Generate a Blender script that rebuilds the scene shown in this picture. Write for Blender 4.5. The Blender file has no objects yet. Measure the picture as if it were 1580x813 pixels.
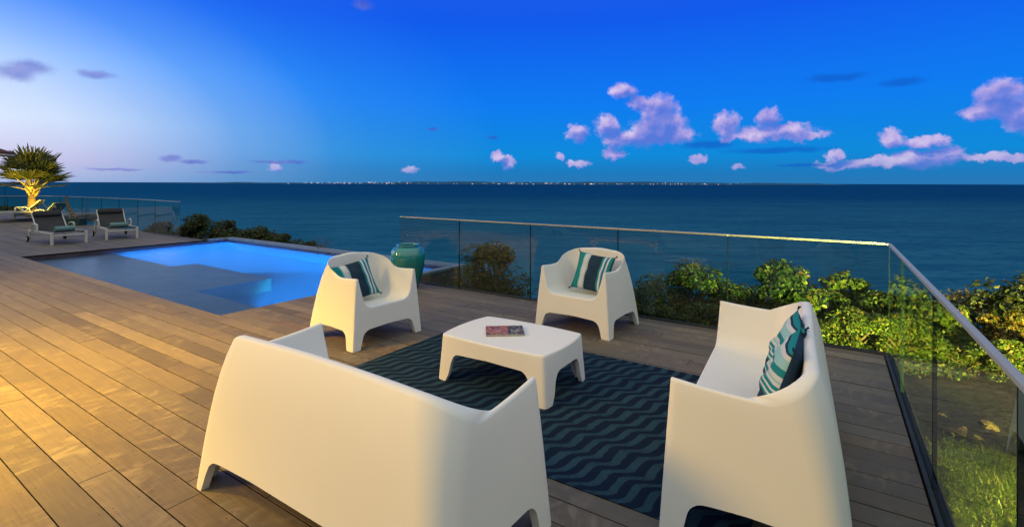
import bpy, bmesh, math, random
import numpy as np
from mathutils import Vector, Matrix

random.seed(7); rng = np.random.default_rng(7)
S = bpy.context.scene
COL = S.collection
R = math.radians
PSI = R(33.15); CP, SP = math.cos(PSI), math.sin(PSI)
EYE = 1.55; FPX = 755.0

def at(u, Y):
    """ground point Y metres ahead of the eye, in the photo's column u"""
    X = (u - 790.0) / FPX * Y
    return (X*CP - Y*SP, X*SP + Y*CP)
def high(v, Y, u=790):
    return EYE - (v - (280.7 + .0026*u)) * Y / FPX

# ------------------------------------------------------------------ nodes
class NT:
    def __init__(s, tree): s.t = tree; s.n = tree.nodes; s.l = tree.links
    def new(s, typ, **kw):
        n = s.n.new(typ)
        for k, v in kw.items(): setattr(n, k, v)
        return n
    def put(s, sock, v):
        if isinstance(v, bpy.types.NodeSocket): s.l.new(v, sock)
        elif v is not None:
            if isinstance(v, (tuple, list)) and len(v) == 3 and sock.type == 'RGBA': v = (*v, 1)
            sock.default_value = v
    def m(s, op, a, b=None, c=None, clamp=False):
        n = s.new('ShaderNodeMath', operation=op, use_clamp=clamp)
        for i, v in enumerate((a, b, c)):
            if v is not None: s.put(n.inputs[i], v)
        return n.outputs[0]
    def vm(s, op, a, b=None, c=None, out=0):
        n = s.new('ShaderNodeVectorMath', operation=op)
        for i, v in enumerate((a, b, c)):
            if v is not None: s.put(n.inputs[i], v)
        return n.outputs[out]
    def mix(s, f, a, b, blend='MIX'):
        n = s.new('ShaderNodeMix', data_type='RGBA', blend_type=blend)
        s.put(n.inputs[0], f); s.put(n.inputs[6], a); s.put(n.inputs[7], b)
        return n.outputs[2]
    def ramp(s, f, stops, interp='LINEAR'):
        n = s.new('ShaderNodeValToRGB'); cr = n.color_ramp; cr.interpolation = interp
        while len(cr.elements) < len(stops): cr.elements.new(0.5)
        for e, (p, c) in zip(cr.elements, stops):
            e.position = p; e.color = (*c, 1) if len(c) == 3 else c
        s.put(n.inputs[0], f); return n.outputs[0]
    def rng(s, v, a, b, c=0.0, d=1.0, smooth=False):
        n = s.new('ShaderNodeMapRange', interpolation_type='SMOOTHSTEP' if smooth else 'LINEAR')
        for i, x in enumerate((v, a, b, c, d)): s.put(n.inputs[i], x)
        return n.outputs[0]
    def noise(s, vec, scale, detail=4, rough=.5, dist=0, out=0, dim='3D', lac=2.0):
        n = s.new('ShaderNodeTexNoise', noise_dimensions=dim)
        s.put(n.inputs['Vector'], vec); s.put(n.inputs['Scale'], scale); s.put(n.inputs['Detail'], detail)
        s.put(n.inputs['Roughness'], rough); s.put(n.inputs['Distortion'], dist); s.put(n.inputs['Lacunarity'], lac)
        return n.outputs[out]
    def comb(s, x, y, z=0.0):
        n = s.new('ShaderNodeCombineXYZ')
        for i, v in enumerate((x, y, z)): s.put(n.inputs[i], v)
        return n.outputs[0]
    def sep(s, v):
        n = s.new('ShaderNodeSeparateXYZ'); s.put(n.inputs[0], v); return n.outputs
    def scale(s, v, xyz): return s.vm('MULTIPLY', v, xyz)
    def bump(s, h, strength=.3, dist=.01, normal=None):
        n = s.new('ShaderNodeBump'); s.put(n.inputs['Height'], h)
        n.inputs['Strength'].default_value = strength; n.inputs['Distance'].default_value = dist
        if normal is not None: s.put(n.inputs['Normal'], normal)
        return n.outputs[0]

def mat(name):
    m = bpy.data.materials.new(name); m.use_nodes = True
    nt = NT(m.node_tree); nt.n.clear()
    out = nt.new('ShaderNodeOutputMaterial')
    return m, nt, out
def principled(name, color, rough=.5, spec=.5, metal=0, build=None, **kw):
    m, nt, out = mat(name)
    p = nt.new('ShaderNodeBsdfPrincipled')
    nt.put(p.inputs['Base Color'], color); nt.put(p.inputs['Roughness'], rough)
    nt.put(p.inputs['Specular IOR Level'], spec); nt.put(p.inputs['Metallic'], metal)
    for k, v in kw.items(): nt.put(p.inputs[k.replace('_', ' ')], v)
    nt.l.new(p.outputs[0], out.inputs[0])
    if build: build(nt, p)
    return m
def objc(nt): return nt.new('ShaderNodeTexCoord').outputs['Object']
def rand_island(nt): return nt.new('ShaderNodeNewGeometry').outputs['Random Per Island']

# ------------------------------------------------------------------ mesh helpers
def mk(name, verts, faces, m, parent=None, smooth=False, sharp=None, mats=None, fmat=None):
    me = bpy.data.meshes.new(name)
    me.from_pydata([tuple(v) for v in verts], [], faces); me.update()
    for x in (mats or [m]): me.materials.append(x)
    if fmat is not None: me.polygons.foreach_set('material_index', fmat)
    if smooth:
        me.polygons.foreach_set('use_smooth', [True]*len(me.polygons))
        if sharp: me.set_sharp_from_angle(angle=R(sharp))
    o = bpy.data.objects.new(name, me); COL.objects.link(o)
    if parent: o.parent = parent
    return o
def bm_obj(name, bm, m, parent=None, smooth=False, sharp=40):
    me = bpy.data.meshes.new(name); bmesh.ops.recalc_face_normals(bm, faces=bm.faces[:]); bm.to_mesh(me); bm.free()
    me.materials.append(m)
    if smooth:
        me.polygons.foreach_set('use_smooth', [True]*len(me.polygons))
        if sharp: me.set_sharp_from_angle(angle=R(sharp))
    o = bpy.data.objects.new(name, me); COL.objects.link(o)
    if parent: o.parent = parent
    return o
def box(bm, x0, x1, y0, y1, z0, z1, bev=0, M=None):
    t = bmesh.new(); bmesh.ops.create_cube(t, size=1)
    bmesh.ops.scale(t, vec=(x1-x0, y1-y0, z1-z0), verts=t.verts)
    bmesh.ops.translate(t, vec=((x0+x1)/2, (y0+y1)/2, (z0+z1)/2), verts=t.verts)
    if bev: bmesh.ops.bevel(t, geom=t.edges[:], offset=bev, segments=2, affect='EDGES', profile=.5)
    if M is not None: t.transform(M)
    me = bpy.data.meshes.new('tmp'); t.to_mesh(me); t.free(); bm.from_mesh(me); bpy.data.meshes.remove(me)
def tube_geo(pts, rad, n=8, caps=True):
    pts = [Vector(p) for p in pts]
    if not isinstance(rad, (list, tuple)): rad = [rad]*len(pts)
    V, F = [], []
    up = None
    for i, p in enumerate(pts):
        d = (pts[min(i+1, len(pts)-1)] - pts[max(i-1, 0)]).normalized()
        if up is None:
            up = d.orthogonal().normalized()
        up = (up - d*up.dot(d)).normalized(); b = d.cross(up)
        for k in range(n):
            a = 2*math.pi*k/n
            V.append(p + (up*math.cos(a) + b*math.sin(a))*rad[i])
    for i in range(len(pts)-1):
        for k in range(n):
            F.append((i*n+k, i*n+(k+1) % n, (i+1)*n+(k+1) % n, (i+1)*n+k))
    if caps:
        F.append(tuple(range(n))[::-1]); F.append(tuple(range((len(pts)-1)*n, len(pts)*n)))
    return V, F
def tubes(name, lst, m, parent=None, n=8):
    V, F = [], []
    for pts, r in lst:
        v, f = tube_geo(pts, r, n); o = len(V)
        V += v; F += [tuple(i+o for i in q) for q in f]
    return mk(name, V, F, m, parent, smooth=True, sharp=50)
def lathe(name, prof, m, parent=None, n=64):
    V, F = [], []
    for r, z in prof:
        for k in range(n):
            a = 2*math.pi*k/n; V.append((r*math.cos(a), r*math.sin(a), z))
    for i in range(len(prof)-1):
        for k in range(n):
            F.append((i*n+k, i*n+(k+1) % n, (i+1)*n+(k+1) % n, (i+1)*n+k))
    F.append(tuple(range(n))[::-1])
    return mk(name, V, F, m, parent, smooth=True, sharp=50)
def tag(o, label, cat, group=None):
    o['label'] = label; o['category'] = cat
    if group: o['group'] = group
    return o
def thing(name, label, cat, loc=(0, 0, 0), rz=0, group=None):
    o = bpy.data.objects.new(name, None); COL.objects.link(o)
    o.empty_display_size = .1
    o.location = loc; o.rotation_euler = (0, 0, rz)
    return tag(o, label, cat, group)
def kind(o, k): o['kind'] = k; return o
def dup(root, loc, rz, label, group=None):
    r = root.copy(); COL.objects.link(r); r.location = loc; r.rotation_euler = (0, 0, rz)
    r['label'] = label
    if group: r['group'] = group
    for ch in list(root.children):
        c = ch.copy(); COL.objects.link(c); c.parent = r
        for g in list(ch.children):
            d = g.copy(); COL.objects.link(d); d.parent = c
    return r

# ------------------------------------------------------------------ materials
def b_plastic(nt, p):
    c = objc(nt)
    n1 = nt.noise(c, 260, 2, .5); n2 = nt.noise(c, 2.2, 3, .5)
    nt.put(p.inputs['Base Color'], nt.mix(n2, (.70, .70, .685), (.77, .77, .75)))
    nt.put(p.inputs['Roughness'], nt.rng(nt.noise(c, 6, 4, .6), .3, .7, .5, .66))
    nt.put(p.inputs['Normal'], nt.bump(n1, .12, .002))
M_PLASTIC = principled('white_plastic', (.75, .75, .73), .55, .35, build=b_plastic)

def b_deck(nt, p):
    uv = nt.new('ShaderNodeUVMap').outputs[0]
    r = rand_island(nt)
    off = nt.comb(nt.m('MULTIPLY', r, 37.0), nt.m('MULTIPLY', r, 11.0), nt.m('MULTIPLY', r, 53.0))
    c = nt.vm('ADD', objc(nt), off)
    tone = nt.ramp(r, [(0, (.092, .074, .056)), (.3, (.136, .112, .086)), (.55, (.172, .141, .106)), (.78, (.122, .094, .066)), (.9, (.196, .159, .114)), (1, (.155, .108, .068))])
    grain = nt.noise(nt.scale(c, (2.2, 70.0, 3.0)), 1.6, 6, .62, .9)
    fig = nt.noise(nt.scale(c, (7.0, 3.2, 1.0)), 1.5, 4, .55, 1.6)
    blot = nt.noise(nt.scale(c, (1.2, 2.5, 1.0)), 1.2, 3, .5)
    col = nt.mix(nt.rng(grain, .35, .68), nt.mix(.42, tone, (.05, .042, .036)), tone)
    col = nt.mix(nt.m('MULTIPLY', nt.rng(fig, .5, .68), nt.rng(blot, .42, .62)), col, nt.mix(.34, tone, (.30, .255, .195)))
    col = nt.mix(nt.m('MULTIPLY', nt.rng(fig, .50, .36), .22), col, (.062, .05, .042))
    x, y, z = nt.sep(uv)[:3]
    fx = nt.m('SUBTRACT', nt.m('FRACT', nt.m('DIVIDE', x, .52)), .5)
    dx = nt.m('MULTIPLY', nt.m('ABSOLUTE', fx), .52)
    dx = nt.m('SUBTRACT', dx, .0)
    dy = nt.m('MULTIPLY', nt.m('ABSOLUTE', nt.m('SUBTRACT', nt.m('ABSOLUTE', nt.m('SUBTRACT', y, .5)), .33)), .15)
    d = nt.m('SQRT', nt.m('ADD', nt.m('MULTIPLY', dx, dx), nt.m('MULTIPLY', dy, dy)))
    hole = nt.m('LESS_THAN', d, .0038)
    col = nt.mix(hole, col, (.018, .014, .012))
    nt.put(p.inputs['Base Color'], col)
    nt.put(p.inputs['Roughness'], nt.rng(fig, .3, .7, .58, .75))
    h = nt.m('ADD', nt.m('MULTIPLY', grain, .7), nt.m('MULTIPLY', fig, .5))
    h = nt.m('SUBTRACT', h, nt.m('MULTIPLY', hole, .8))
    nt.put(p.inputs['Normal'], nt.bump(h, .35, .004))
M_DECK = principled('weathered_deck_wood', (.15, .12, .1), .55, .35, build=b_deck)
M_UNDER = principled('deck_gap_shade', (.012, .010, .009), .9, .1)  # near-black colour paints the shade in the gaps and below the boards

def b_rug(nt, p):
    c = objc(nt)
    x, y, z = nt.sep(c)[:3]
    A = R(62); ca, sa = math.cos(A), math.sin(A)
    t = nt.m('ADD', nt.m('MULTIPLY', x, ca), nt.m('MULTIPLY', y, sa))
    n = nt.m('SUBTRACT', nt.m('MULTIPLY', y, ca), nt.m('MULTIPLY', x, sa))
    wob = nt.m('MULTIPLY', nt.m('SUBTRACT', nt.noise(c, 3.4, 3, .5), .5), .085)
    ph = nt.m('MULTIPLY', t, 2*math.pi/.25)
    ph = nt.m('ADD', ph, nt.m('MULTIPLY', n, 9.0))
    wave = nt.m('MULTIPLY', nt.m('ADD', nt.m('SINE', ph), nt.m('MULTIPLY', nt.m('SINE', nt.m('MULTIPLY', ph, 2.0)), .22)), .022)
    nn = nt.m('ADD', nt.m('ADD', n, wave), wob)
    f = nt.m('ABSOLUTE', nt.m('SUBTRACT', nt.m('MULTIPLY', nt.m('FRACT', nt.m('DIVIDE', nn, .092)), 2), 1))
    edge = nt.m('MULTIPLY', nt.m('SUBTRACT', nt.noise(nt.scale(c, (40, 90, 1)), 1, 3, .6), .5), .16)
    band = nt.rng(nt.m('ADD', f, edge), .48, .60)
    steep = nt.rng(nt.m('COSINE', ph), -.2, 1.0)
    hatch = nt.noise(nt.comb(nt.m('MULTIPLY', nt.m('ADD', x, nt.m('MULTIPLY', y, -.25)), 210), nt.m('MULTIPLY', y, 16), 0.0), 1, 2, .5)
    streak = nt.m('SUBTRACT', 1.0, nt.m('MULTIPLY', nt.rng(hatch, .42, .6), nt.rng(steep, 0, 1, .12, .62)))
    teal = nt.mix(nt.noise(c, 3.5, 3, .6), (.015, .042, .064), (.027, .068, .094))
    col = nt.mix(nt.m('MULTIPLY', band, streak), (.0052, .0135, .031), teal)
    nt.put(p.inputs['Base Color'], col)
    weave = nt.new('ShaderNodeTexWave', wave_type='BANDS', bands_direction='X')
    nt.put(weave.inputs['Vector'], c); weave.inputs['Scale'].default_value = 70
    h = nt.m('ADD', nt.m('MULTIPLY', band, 1.0), nt.m('ADD', nt.m('MULTIPLY', weave.outputs[1], .2), nt.m('MULTIPLY', nt.noise(c, 300, 2), .3)))
    nt.put(p.inputs['Normal'], nt.bump(h, .5, .004))
M_RUG = principled('navy_wave_rug', (.02, .04, .06), .95, .1, build=b_rug)

def glass_mat(name, tint, ior=1.5, rough=0.0):
    m, nt, out = mat(name)
    tr = nt.new('ShaderNodeBsdfTransparent'); nt.put(tr.inputs[0], tint)
    gl = nt.new('ShaderNodeBsdfGlossy'); gl.inputs['Roughness'].default_value = rough; nt.put(gl.inputs[0], (.95, .98, .97))
    fr = nt.new('ShaderNodeFresnel'); fr.inputs[0].default_value = ior
    geo = nt.new('ShaderNodeNewGeometry')
    fac = nt.m('MULTIPLY', fr.outputs[0], nt.m('SUBTRACT', 1.0, geo.outputs['Backfacing']))
    mx = nt.new('ShaderNodeMixShader'); nt.put(mx.inputs[0], fac)
    nt.l.new(tr.outputs[0], mx.inputs[1]); nt.l.new(gl.outputs[0], mx.inputs[2]); nt.l.new(mx.outputs[0], out.inputs[0])
    return m
M_GLASS = glass_mat('balustrade_glass', (.84, .90, .885))
M_GEDGE = principled('glass_edge', (.003, .009, .008), .25, .3)
def b_metal(nt, p):
    c = objc(nt)
    nt.put(p.inputs['Roughness'], nt.rng(nt.noise(nt.scale(c, (4, 4, 60)), 3, 3), .3, .7, .25, .42))
M_RAIL = principled('brushed_steel_rail', (.44, .425, .40), .40, .5, 1.0)
M_RAIL_MATT = principled('matt_rail_copy', (.30, .34, .35), .5, .4, .2)  # same handrail, greyed copy that tones down the blue sky reflection
M_SHOE = principled('dark_anodised_shoe', (.022, .025, .026), .6, .3, .0)

def b_white_metal(nt, p):
    nt.put(p.inputs['Base Color'], nt.mix(nt.noise(objc(nt), 9, 3), (.46, .45, .42), (.56, .55, .52)))
M_WMETAL = principled('white_powder_coat', (.7, .7, .68), .4, .4, build=b_white_metal)
def b_sling(nt, p):
    c = objc(nt)
    k = nt.new('ShaderNodeTexChecker'); nt.put(k.inputs['Vector'], c); k.inputs['Scale'].default_value = 260
    nt.put(p.inputs['Base Color'], nt.mix(nt.noise(c, 8, 4), (.030, .029, .032), (.062, .060, .063)))
    nt.put(p.inputs['Normal'], nt.bump(k.outputs[1], .3, .001))
M_SLING = principled('charcoal_sling', (.04, .04, .042), .8, .2, build=b_sling)
def b_pad(nt, p):
    c = objc(nt); nt.put(p.inputs['Base Color'], nt.mix(nt.noise(c, 14, 4), (.012, .012, .014), (.032, .032, .036)))
    nt.put(p.inputs['Normal'], nt.bump(nt.noise(c, 60, 3), .2, .003))
M_PAD = principled('black_headrest_pad', (.02, .02, .022), .7, .3, build=b_pad)
def b_towel(nt, p):
    c = objc(nt)
    nt.put(p.inputs['Base Color'], nt.mix(nt.noise(c, 30, 4), (.11, .21, .21), (.17, .30, .30)))
    nt.put(p.inputs['Normal'], nt.bump(nt.noise(c, 180, 3), .7, .006))
M_TOWEL = principled('sea_green_towel', (.15, .27, .27), .95, .1, build=b_towel)
M_RUBBER = principled('black_rubber', (.015, .015, .015), .8, .2, build=lambda nt, p: nt.put(p.inputs['Roughness'], nt.rng(nt.noise(objc(nt), 20), .3, .7, .6, .9)))

def b_glaze(nt, p):
    c = objc(nt); z = nt.sep(c)[2]
    n = nt.noise(nt.scale(c, (1, 1, 2.5)), 5, 5, .6, .5)
    zz = nt.m('ADD', nt.m('DIVIDE', z, .63), nt.m('MULTIPLY', nt.m('SUBTRACT', n, .5), .55))
    col = nt.ramp(zz, [(0, (.003, .11, .10)), (.35, (.004, .16, .145)), (.62, (.010, .20, .18)), (.8, (.010, .23, .23)), (1, (.010, .21, .24))])
    col = nt.mix(nt.rng(nt.noise(c, 38, 4, .6), .6, .72), col, (.004, .06, .045))
    nt.put(p.inputs['Base Color'], col)
    nt.put(p.inputs['Normal'], nt.bump(nt.noise(nt.scale(c, (1, 1, 6)), 3, 2), .12, .02))
M_GLAZE = principled('teal_ceramic_glaze', (.01, .15, .12), .12, .6, build=b_glaze, Coat_Weight=.8, Coat_Roughness=.05)

def pillow_mat(name, seq):
    def b(nt, p):
        x, y, z = nt.sep(nt.new('ShaderNodeTexCoord').outputs['UV'])[:3]
        xx = nt.m('ADD', x, nt.m('MULTIPLY', nt.m('SUBTRACT', nt.noise(objc(nt), 6, 2), .5), .012))
        col = nt.ramp(xx, seq, 'CONSTANT')
        w = nt.noise(nt.scale(objc(nt), (500, 500, 500)), 1, 2, .5)
        col = nt.mix(nt.m('MULTIPLY', nt.rng(w, .3, .7), .25), col, (0.02, .04, .05))
        nt.put(p.inputs['Base Color'], col)
        nt.put(p.inputs['Normal'], nt.bump(nt.m('ADD', w, nt.m('MULTIPLY', nt.noise(objc(nt), 9, 3), 3.0)), .35, .004))
    return principled(name, (.1, .3, .3), .9, .15, build=b)
NAVY, TEAL, WHT, BLU, LT = (.014, .038, .072), (.012, .235, .262), (.60, .64, .66), (.03, .17, .32), (.30, .56, .60)
STRIPES = [(0, NAVY), (.03, TEAL), (.20, LT), (.225, WHT), (.33, (.42, .50, .55)), (.375, NAVY), (.715, TEAL), (.765, WHT), (.81, BLU), (.865, WHT), (.905, TEAL), (.97, NAVY)]
M_PILLOW = pillow_mat('striped_cushion', STRIPES)
STR2 = [(0, NAVY), (.02, TEAL), (.13, WHT), (.18, NAVY), (.42, TEAL), (.45, WHT), (.475, TEAL), (.51, WHT), (.535, TEAL), (.575, WHT), (.61, LT), (.64, WHT), (.69, TEAL), (.77, LT), (.88, WHT), (.93, NAVY), (.96, TEAL)]
M_PILLOW2 = pillow_mat('striped_cushion_many', STR2)
M_NAVY = principled('navy_cushion_back', NAVY, .9, .15, build=lambda nt, p: nt.put(p.inputs['Normal'], nt.bump(nt.noise(objc(nt), 14, 4), .4, .006)))

def leaf_mat(name, stops, rough=.45, trans=.35):
    m, nt, out = mat(name)
    r = rand_island(nt)
    col = nt.ramp(r, stops)
    p = nt.new('ShaderNodeBsdfPrincipled'); nt.put(p.inputs['Base Color'], col)
    p.inputs['Roughness'].default_value = rough; p.inputs['Specular IOR Level'].default_value = .4
    t = nt.new('ShaderNodeBsdfTranslucent'); nt.put(t.inputs[0], nt.mix(.5, col, (.16, .22, .02)))
    mx = nt.new('ShaderNodeMixShader'); mx.inputs[0].default_value = trans
    nt.l.new(p.outputs[0], mx.inputs[1]); nt.l.new(t.outputs[0], mx.inputs[2]); nt.l.new(mx.outputs[0], out.inputs[0])
    return m
M_LEAF_Y = leaf_mat('hedge_leaf', [(0, (.012, .028, .005)), (.3, (.024, .054, .007)), (.6, (.052, .095, .010)), (.85, (.11, .135, .013)), (.95, (.15, .11, .02)), (1, (.09, .045, .02))])
M_LEAF_D = leaf_mat('dark_shrub_leaf', [(0, (.008, .016, .004)), (.5, (.022, .038, .008)), (.85, (.042, .060, .012)), (1, (.07, .06, .015))])
M_LEAF_O = leaf_mat('olive_shrub_leaf', [(0, (.018, .030, .005)), (.5, (.040, .056, .008)), (.85, (.070, .080, .012)), (1, (.09, .07, .02))])
M_LEAF_R = leaf_mat('russet_hedge_leaf', [(0, (.03, .045, .006)), (.4, (.085, .085, .012)), (.7, (.15, .11, .018)), (.9, (.19, .10, .02)), (1, (.10, .05, .02))])
M_GRASS = leaf_mat('grass_blade', [(0, (.020, .045, .005)), (.45, (.055, .095, .008)), (.75, (.095, .130, .012)), (.88, (.17, .14, .05)), (1, (.12, .08, .03))], .5, .3)
M_PALM = leaf_mat('palm_blade', [(0, (.030, .042, .012)), (.5, (.055, .068, .018)), (1, (.095, .095, .03))], .5, .25)
def b_bark(nt, p):
    c = objc(nt)
    n = nt.noise(nt.scale(c, (10, 10, 3)), 3, 5)
    nt.put(p.inputs['Base Color'], nt.mix(n, (.05, .035, .022), (.17, .125, .08)))
    nt.put(p.inputs['Normal'], nt.bump(n, .5, .01))
M_BARK = principled('brown_bark', (.1, .08, .05), .85, .2, build=b_bark)
def b_ptrunk(nt, p):
    c = objc(nt); z = nt.sep(c)[2]
    f = nt.m('FRACT', nt.m('ADD', nt.m('MULTIPLY', z, 9), nt.m('MULTIPLY', nt.noise(c, 4, 2), .5)))
    n = nt.noise(nt.scale(c, (14, 14, 5)), 2, 4)
    col = nt.mix(n, (.12, .085, .05), (.30, .23, .14))
    nt.put(p.inputs['Base Color'], nt.mix(nt.rng(f, .75, .95), col, (.05, .033, .02)))
    nt.put(p.inputs['Normal'], nt.bump(nt.m('ADD', f, n), .6, .02))
M_PTRUNK = principled('ringed_palm_bark', (.2, .15, .1), .85, .2, build=b_ptrunk)
M_PETIOLE = principled('pale_palm_stalk', (.34, .30, .15), .6, .3, build=lambda nt, p: nt.put(p.inputs['Base Color'], nt.mix(nt.noise(objc(nt), 7, 4), (.24, .21, .08), (.42, .36, .19))))

def b_ground(nt, p):
    c = objc(nt)
    n = nt.noise(c, 1.4, 6, .6); n2 = nt.noise(c, 14, 5, .65)
    col = nt.mix(nt.rng(n, .4, .62), (.07, .052, .03), (.05, .058, .016))
    col = nt.mix(nt.rng(n2, .45, .7), col, (.19, .145, .085))
    lawn = nt.rng(nt.m('ADD', nt.sep(c)[1], nt.m('MULTIPLY', n, 1.2)), 4.7, 5.2, 1, 0)
    col = nt.mix(lawn, col, nt.mix(n2, (.018, .034, .006), (.045, .065, .012)))
    lit = nt.new('ShaderNodeTexVoronoi'); nt.put(lit.inputs['Vector'], c); lit.inputs['Scale'].default_value = 26
    col = nt.mix(nt.m('MULTIPLY', nt.m('LESS_THAN', lit.outputs[0], .28), nt.m('SUBTRACT', 1.0, lawn)), col, nt.mix(nt.sep(lit.outputs[1])[0], (.05, .03, .012), (.24, .16, .06)))
    nt.put(p.inputs['Base Color'], col)
    nt.put(p.inputs['Normal'], nt.bump(nt.m('ADD', n2, nt.noise(c, 50, 4)), .8, .03))
M_GROUND = principled('dry_hillside_soil', (.1, .08, .05), .95, .1, build=b_ground)
def b_rock(nt, p):
    c = objc(nt); n = nt.noise(c, 9, 6, .65)
    nt.put(p.inputs['Base Color'], nt.mix(n, (.04, .028, .013), (.15, .105, .052)))
    nt.put(p.inputs['Normal'], nt.bump(n, .7, .03))
M_ROCK = principled('tan_limestone', (.3, .25, .17), .9, .2, build=b_rock)

def b_sea(nt, p):
    c = objc(nt)
    geo = nt.new('ShaderNodeNewGeometry')
    big = nt.noise(nt.scale(c, (.0009, .0009, 1)), 1, 4, .6)
    rot = nt.new('ShaderNodeMapping'); nt.put(rot.inputs[0], c); rot.inputs['Rotation'].default_value = (0, 0, -PSI)
    rc = rot.outputs[0]
    streak = nt.noise(nt.scale(rc, (.02, .11, 1)), 1, 5, .62)
    chop = nt.noise(nt.scale(rc, (.16, .5, 1)), 1, 4, .6)
    swell = nt.noise(nt.scale(rc, (.004, .014, 1)), 1, 4, .55)
    yy = nt.sep(rc)[1]
    near_sea = nt.rng(nt.m('ADD', yy, nt.m('MULTIPLY', nt.m('SUBTRACT', big, .5), 500)), 60, 1100, 1, 0, True)  # teal close in, turning navy with distance
    col = nt.mix(nt.rng(big, .35, .65), (.0002, .018, .052), (.0004, .025, .062))
    col = nt.mix(near_sea, col, (.011, .070, .095))
    col = nt.mix(nt.m('MULTIPLY', nt.rng(nt.m('MULTIPLY', streak, nt.m('ADD', swell, .5)), .36, .60), .85), col, nt.mix(near_sea, (.002, .044, .10), (.026, .128, .155)))
    col = nt.mix(nt.m('MULTIPLY', nt.rng(chop, .50, .62), .75), col, nt.mix(near_sea, (.0002, .014, .044), (.003, .038, .062)))
    nt.put(p.inputs['Base Color'], col)
    h = nt.m('ADD', nt.m('MULTIPLY', streak, 1.0), nt.m('ADD', nt.m('MULTIPLY', chop, .5), nt.m('MULTIPLY', swell, 3.0)))
    nt.put(p.inputs['Normal'], nt.bump(h, 1.0, 2.2))
def sea_mat():
    m, nt, out = mat('dusk_sea')
    class Pp: pass
    p = Pp(); d = nt.new('ShaderNodeBsdfDiffuse'); gl = nt.new('ShaderNodeBsdfGlossy'); gl.inputs['Roughness'].default_value = .3
    p.inputs = {'Base Color': d.inputs[0], 'Normal': gl.inputs['Normal']}
    b_sea(nt, p)
    nt.l.new(gl.inputs['Normal'].links[0].from_socket, d.inputs['Normal'])
    mx = nt.new('ShaderNodeMixShader'); nt.put(gl.inputs[0], (.10, .70, 1.0)); mx.inputs[0].default_value = .115
    nt.l.new(d.outputs[0], mx.inputs[1]); nt.l.new(gl.outputs[0], mx.inputs[2]); nt.l.new(mx.outputs[0], out.inputs[0])
    return m
M_SEA = sea_mat()

def b_tile(nt, p):
    uv = objc(nt)
    x, y, z = nt.sep(uv)[:3]
    v = nt.comb(nt.m('ADD', x, y), z, 0.0)
    br = nt.new('ShaderNodeTexBrick', offset=0.0)
    nt.put(br.inputs['Vector'], v); br.inputs['Scale'].default_value = 1.0
    br.inputs['Brick Width'].default_value = .20; br.inputs['Row Height'].default_value = .2; br.inputs['Mortar Size'].default_value = .004
    nt.put(br.inputs['Color1'], (.026, .022, .055)); nt.put(br.inputs['Color2'], (.055, .045, .09)); nt.put(br.inputs['Mortar'], (.05, .05, .065))
    n = nt.noise(uv, 16, 4)
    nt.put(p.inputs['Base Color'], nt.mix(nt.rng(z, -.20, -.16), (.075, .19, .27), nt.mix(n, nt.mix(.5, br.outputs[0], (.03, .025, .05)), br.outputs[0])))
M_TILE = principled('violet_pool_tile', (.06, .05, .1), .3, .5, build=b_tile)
def b_slate(nt, p):
    c = objc(nt); n = nt.noise(c, 2.5, 6, .62, .4)
    nt.put(p.inputs['Base Color'], nt.mix(n, (.09, .118, .085), (.21, .255, .18)))
M_SLATE = principled('slate_pool_ledge', (.12, .14, .14), .6, .3, build=b_slate)
def b_cop(nt, p):
    c = objc(nt); n = nt.noise(c, 6, 5, .6)
    nt.put(p.inputs['Base Color'], nt.mix(n, (.10, .125, .13), (.20, .235, .24)))
    nt.put(p.inputs['Normal'], nt.bump(n, .3, .005))
M_COPING = principled('grey_stone_coping', (.15, .18, .18), .5, .4, build=b_cop)
def b_pwall(nt, p):
    c = objc(nt); n = nt.noise(c, 3, 6, .6)
    nt.put(p.inputs['Base Color'], nt.mix(n, (.09, .07, .055), (.17, .14, .115)))
M_PWALL = principled('brown_render_wall', (.12, .1, .08), .8, .2, build=b_pwall)

def water_mat():
    m, nt, out = mat('pool_water_surface')
    c = objc(nt)
    rf = nt.new('ShaderNodeBsdfRefraction'); rf.inputs['IOR'].default_value = 1.33; rf.inputs['Roughness'].default_value = .17
    nt.put(rf.inputs[0], (.90, .96, .98))
    gl = nt.new('ShaderNodeBsdfGlossy'); gl.inputs['Roughness'].default_value = .24
    fr = nt.new('ShaderNodeFresnel'); fr.inputs[0].default_value = 1.19
    n = nt.noise(nt.scale(c, (1.3, 2.6, 1)), 1.0, 3, .55, .4)
    nb = nt.bump(n, .10, .05)
    nt.put(gl.inputs['Normal'], nb); nt.put(rf.inputs['Normal'], nt.bump(n, .08, .05))
    nt.put(fr.inputs['Normal'], nb)
    mx = nt.new('ShaderNodeMixShader'); nt.put(mx.inputs[0], fr.outputs[0])
    nt.l.new(rf.outputs[0], mx.inputs[1]); nt.l.new(gl.outputs[0], mx.inputs[2])
    # light passes in and out of the water (shadow rays cannot follow refraction)
    nt.l.new(mx.outputs[0], out.inputs[0])
    return m
M_WATER = water_mat()
def emis(name, col, s):
    m, nt, out = mat(name)
    e = nt.new('ShaderNodeEmission'); nt.put(e.inputs[0], col); e.inputs[1].default_value = s
    nt.l.new(e.outputs[0], out.inputs[0]); return m

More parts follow.
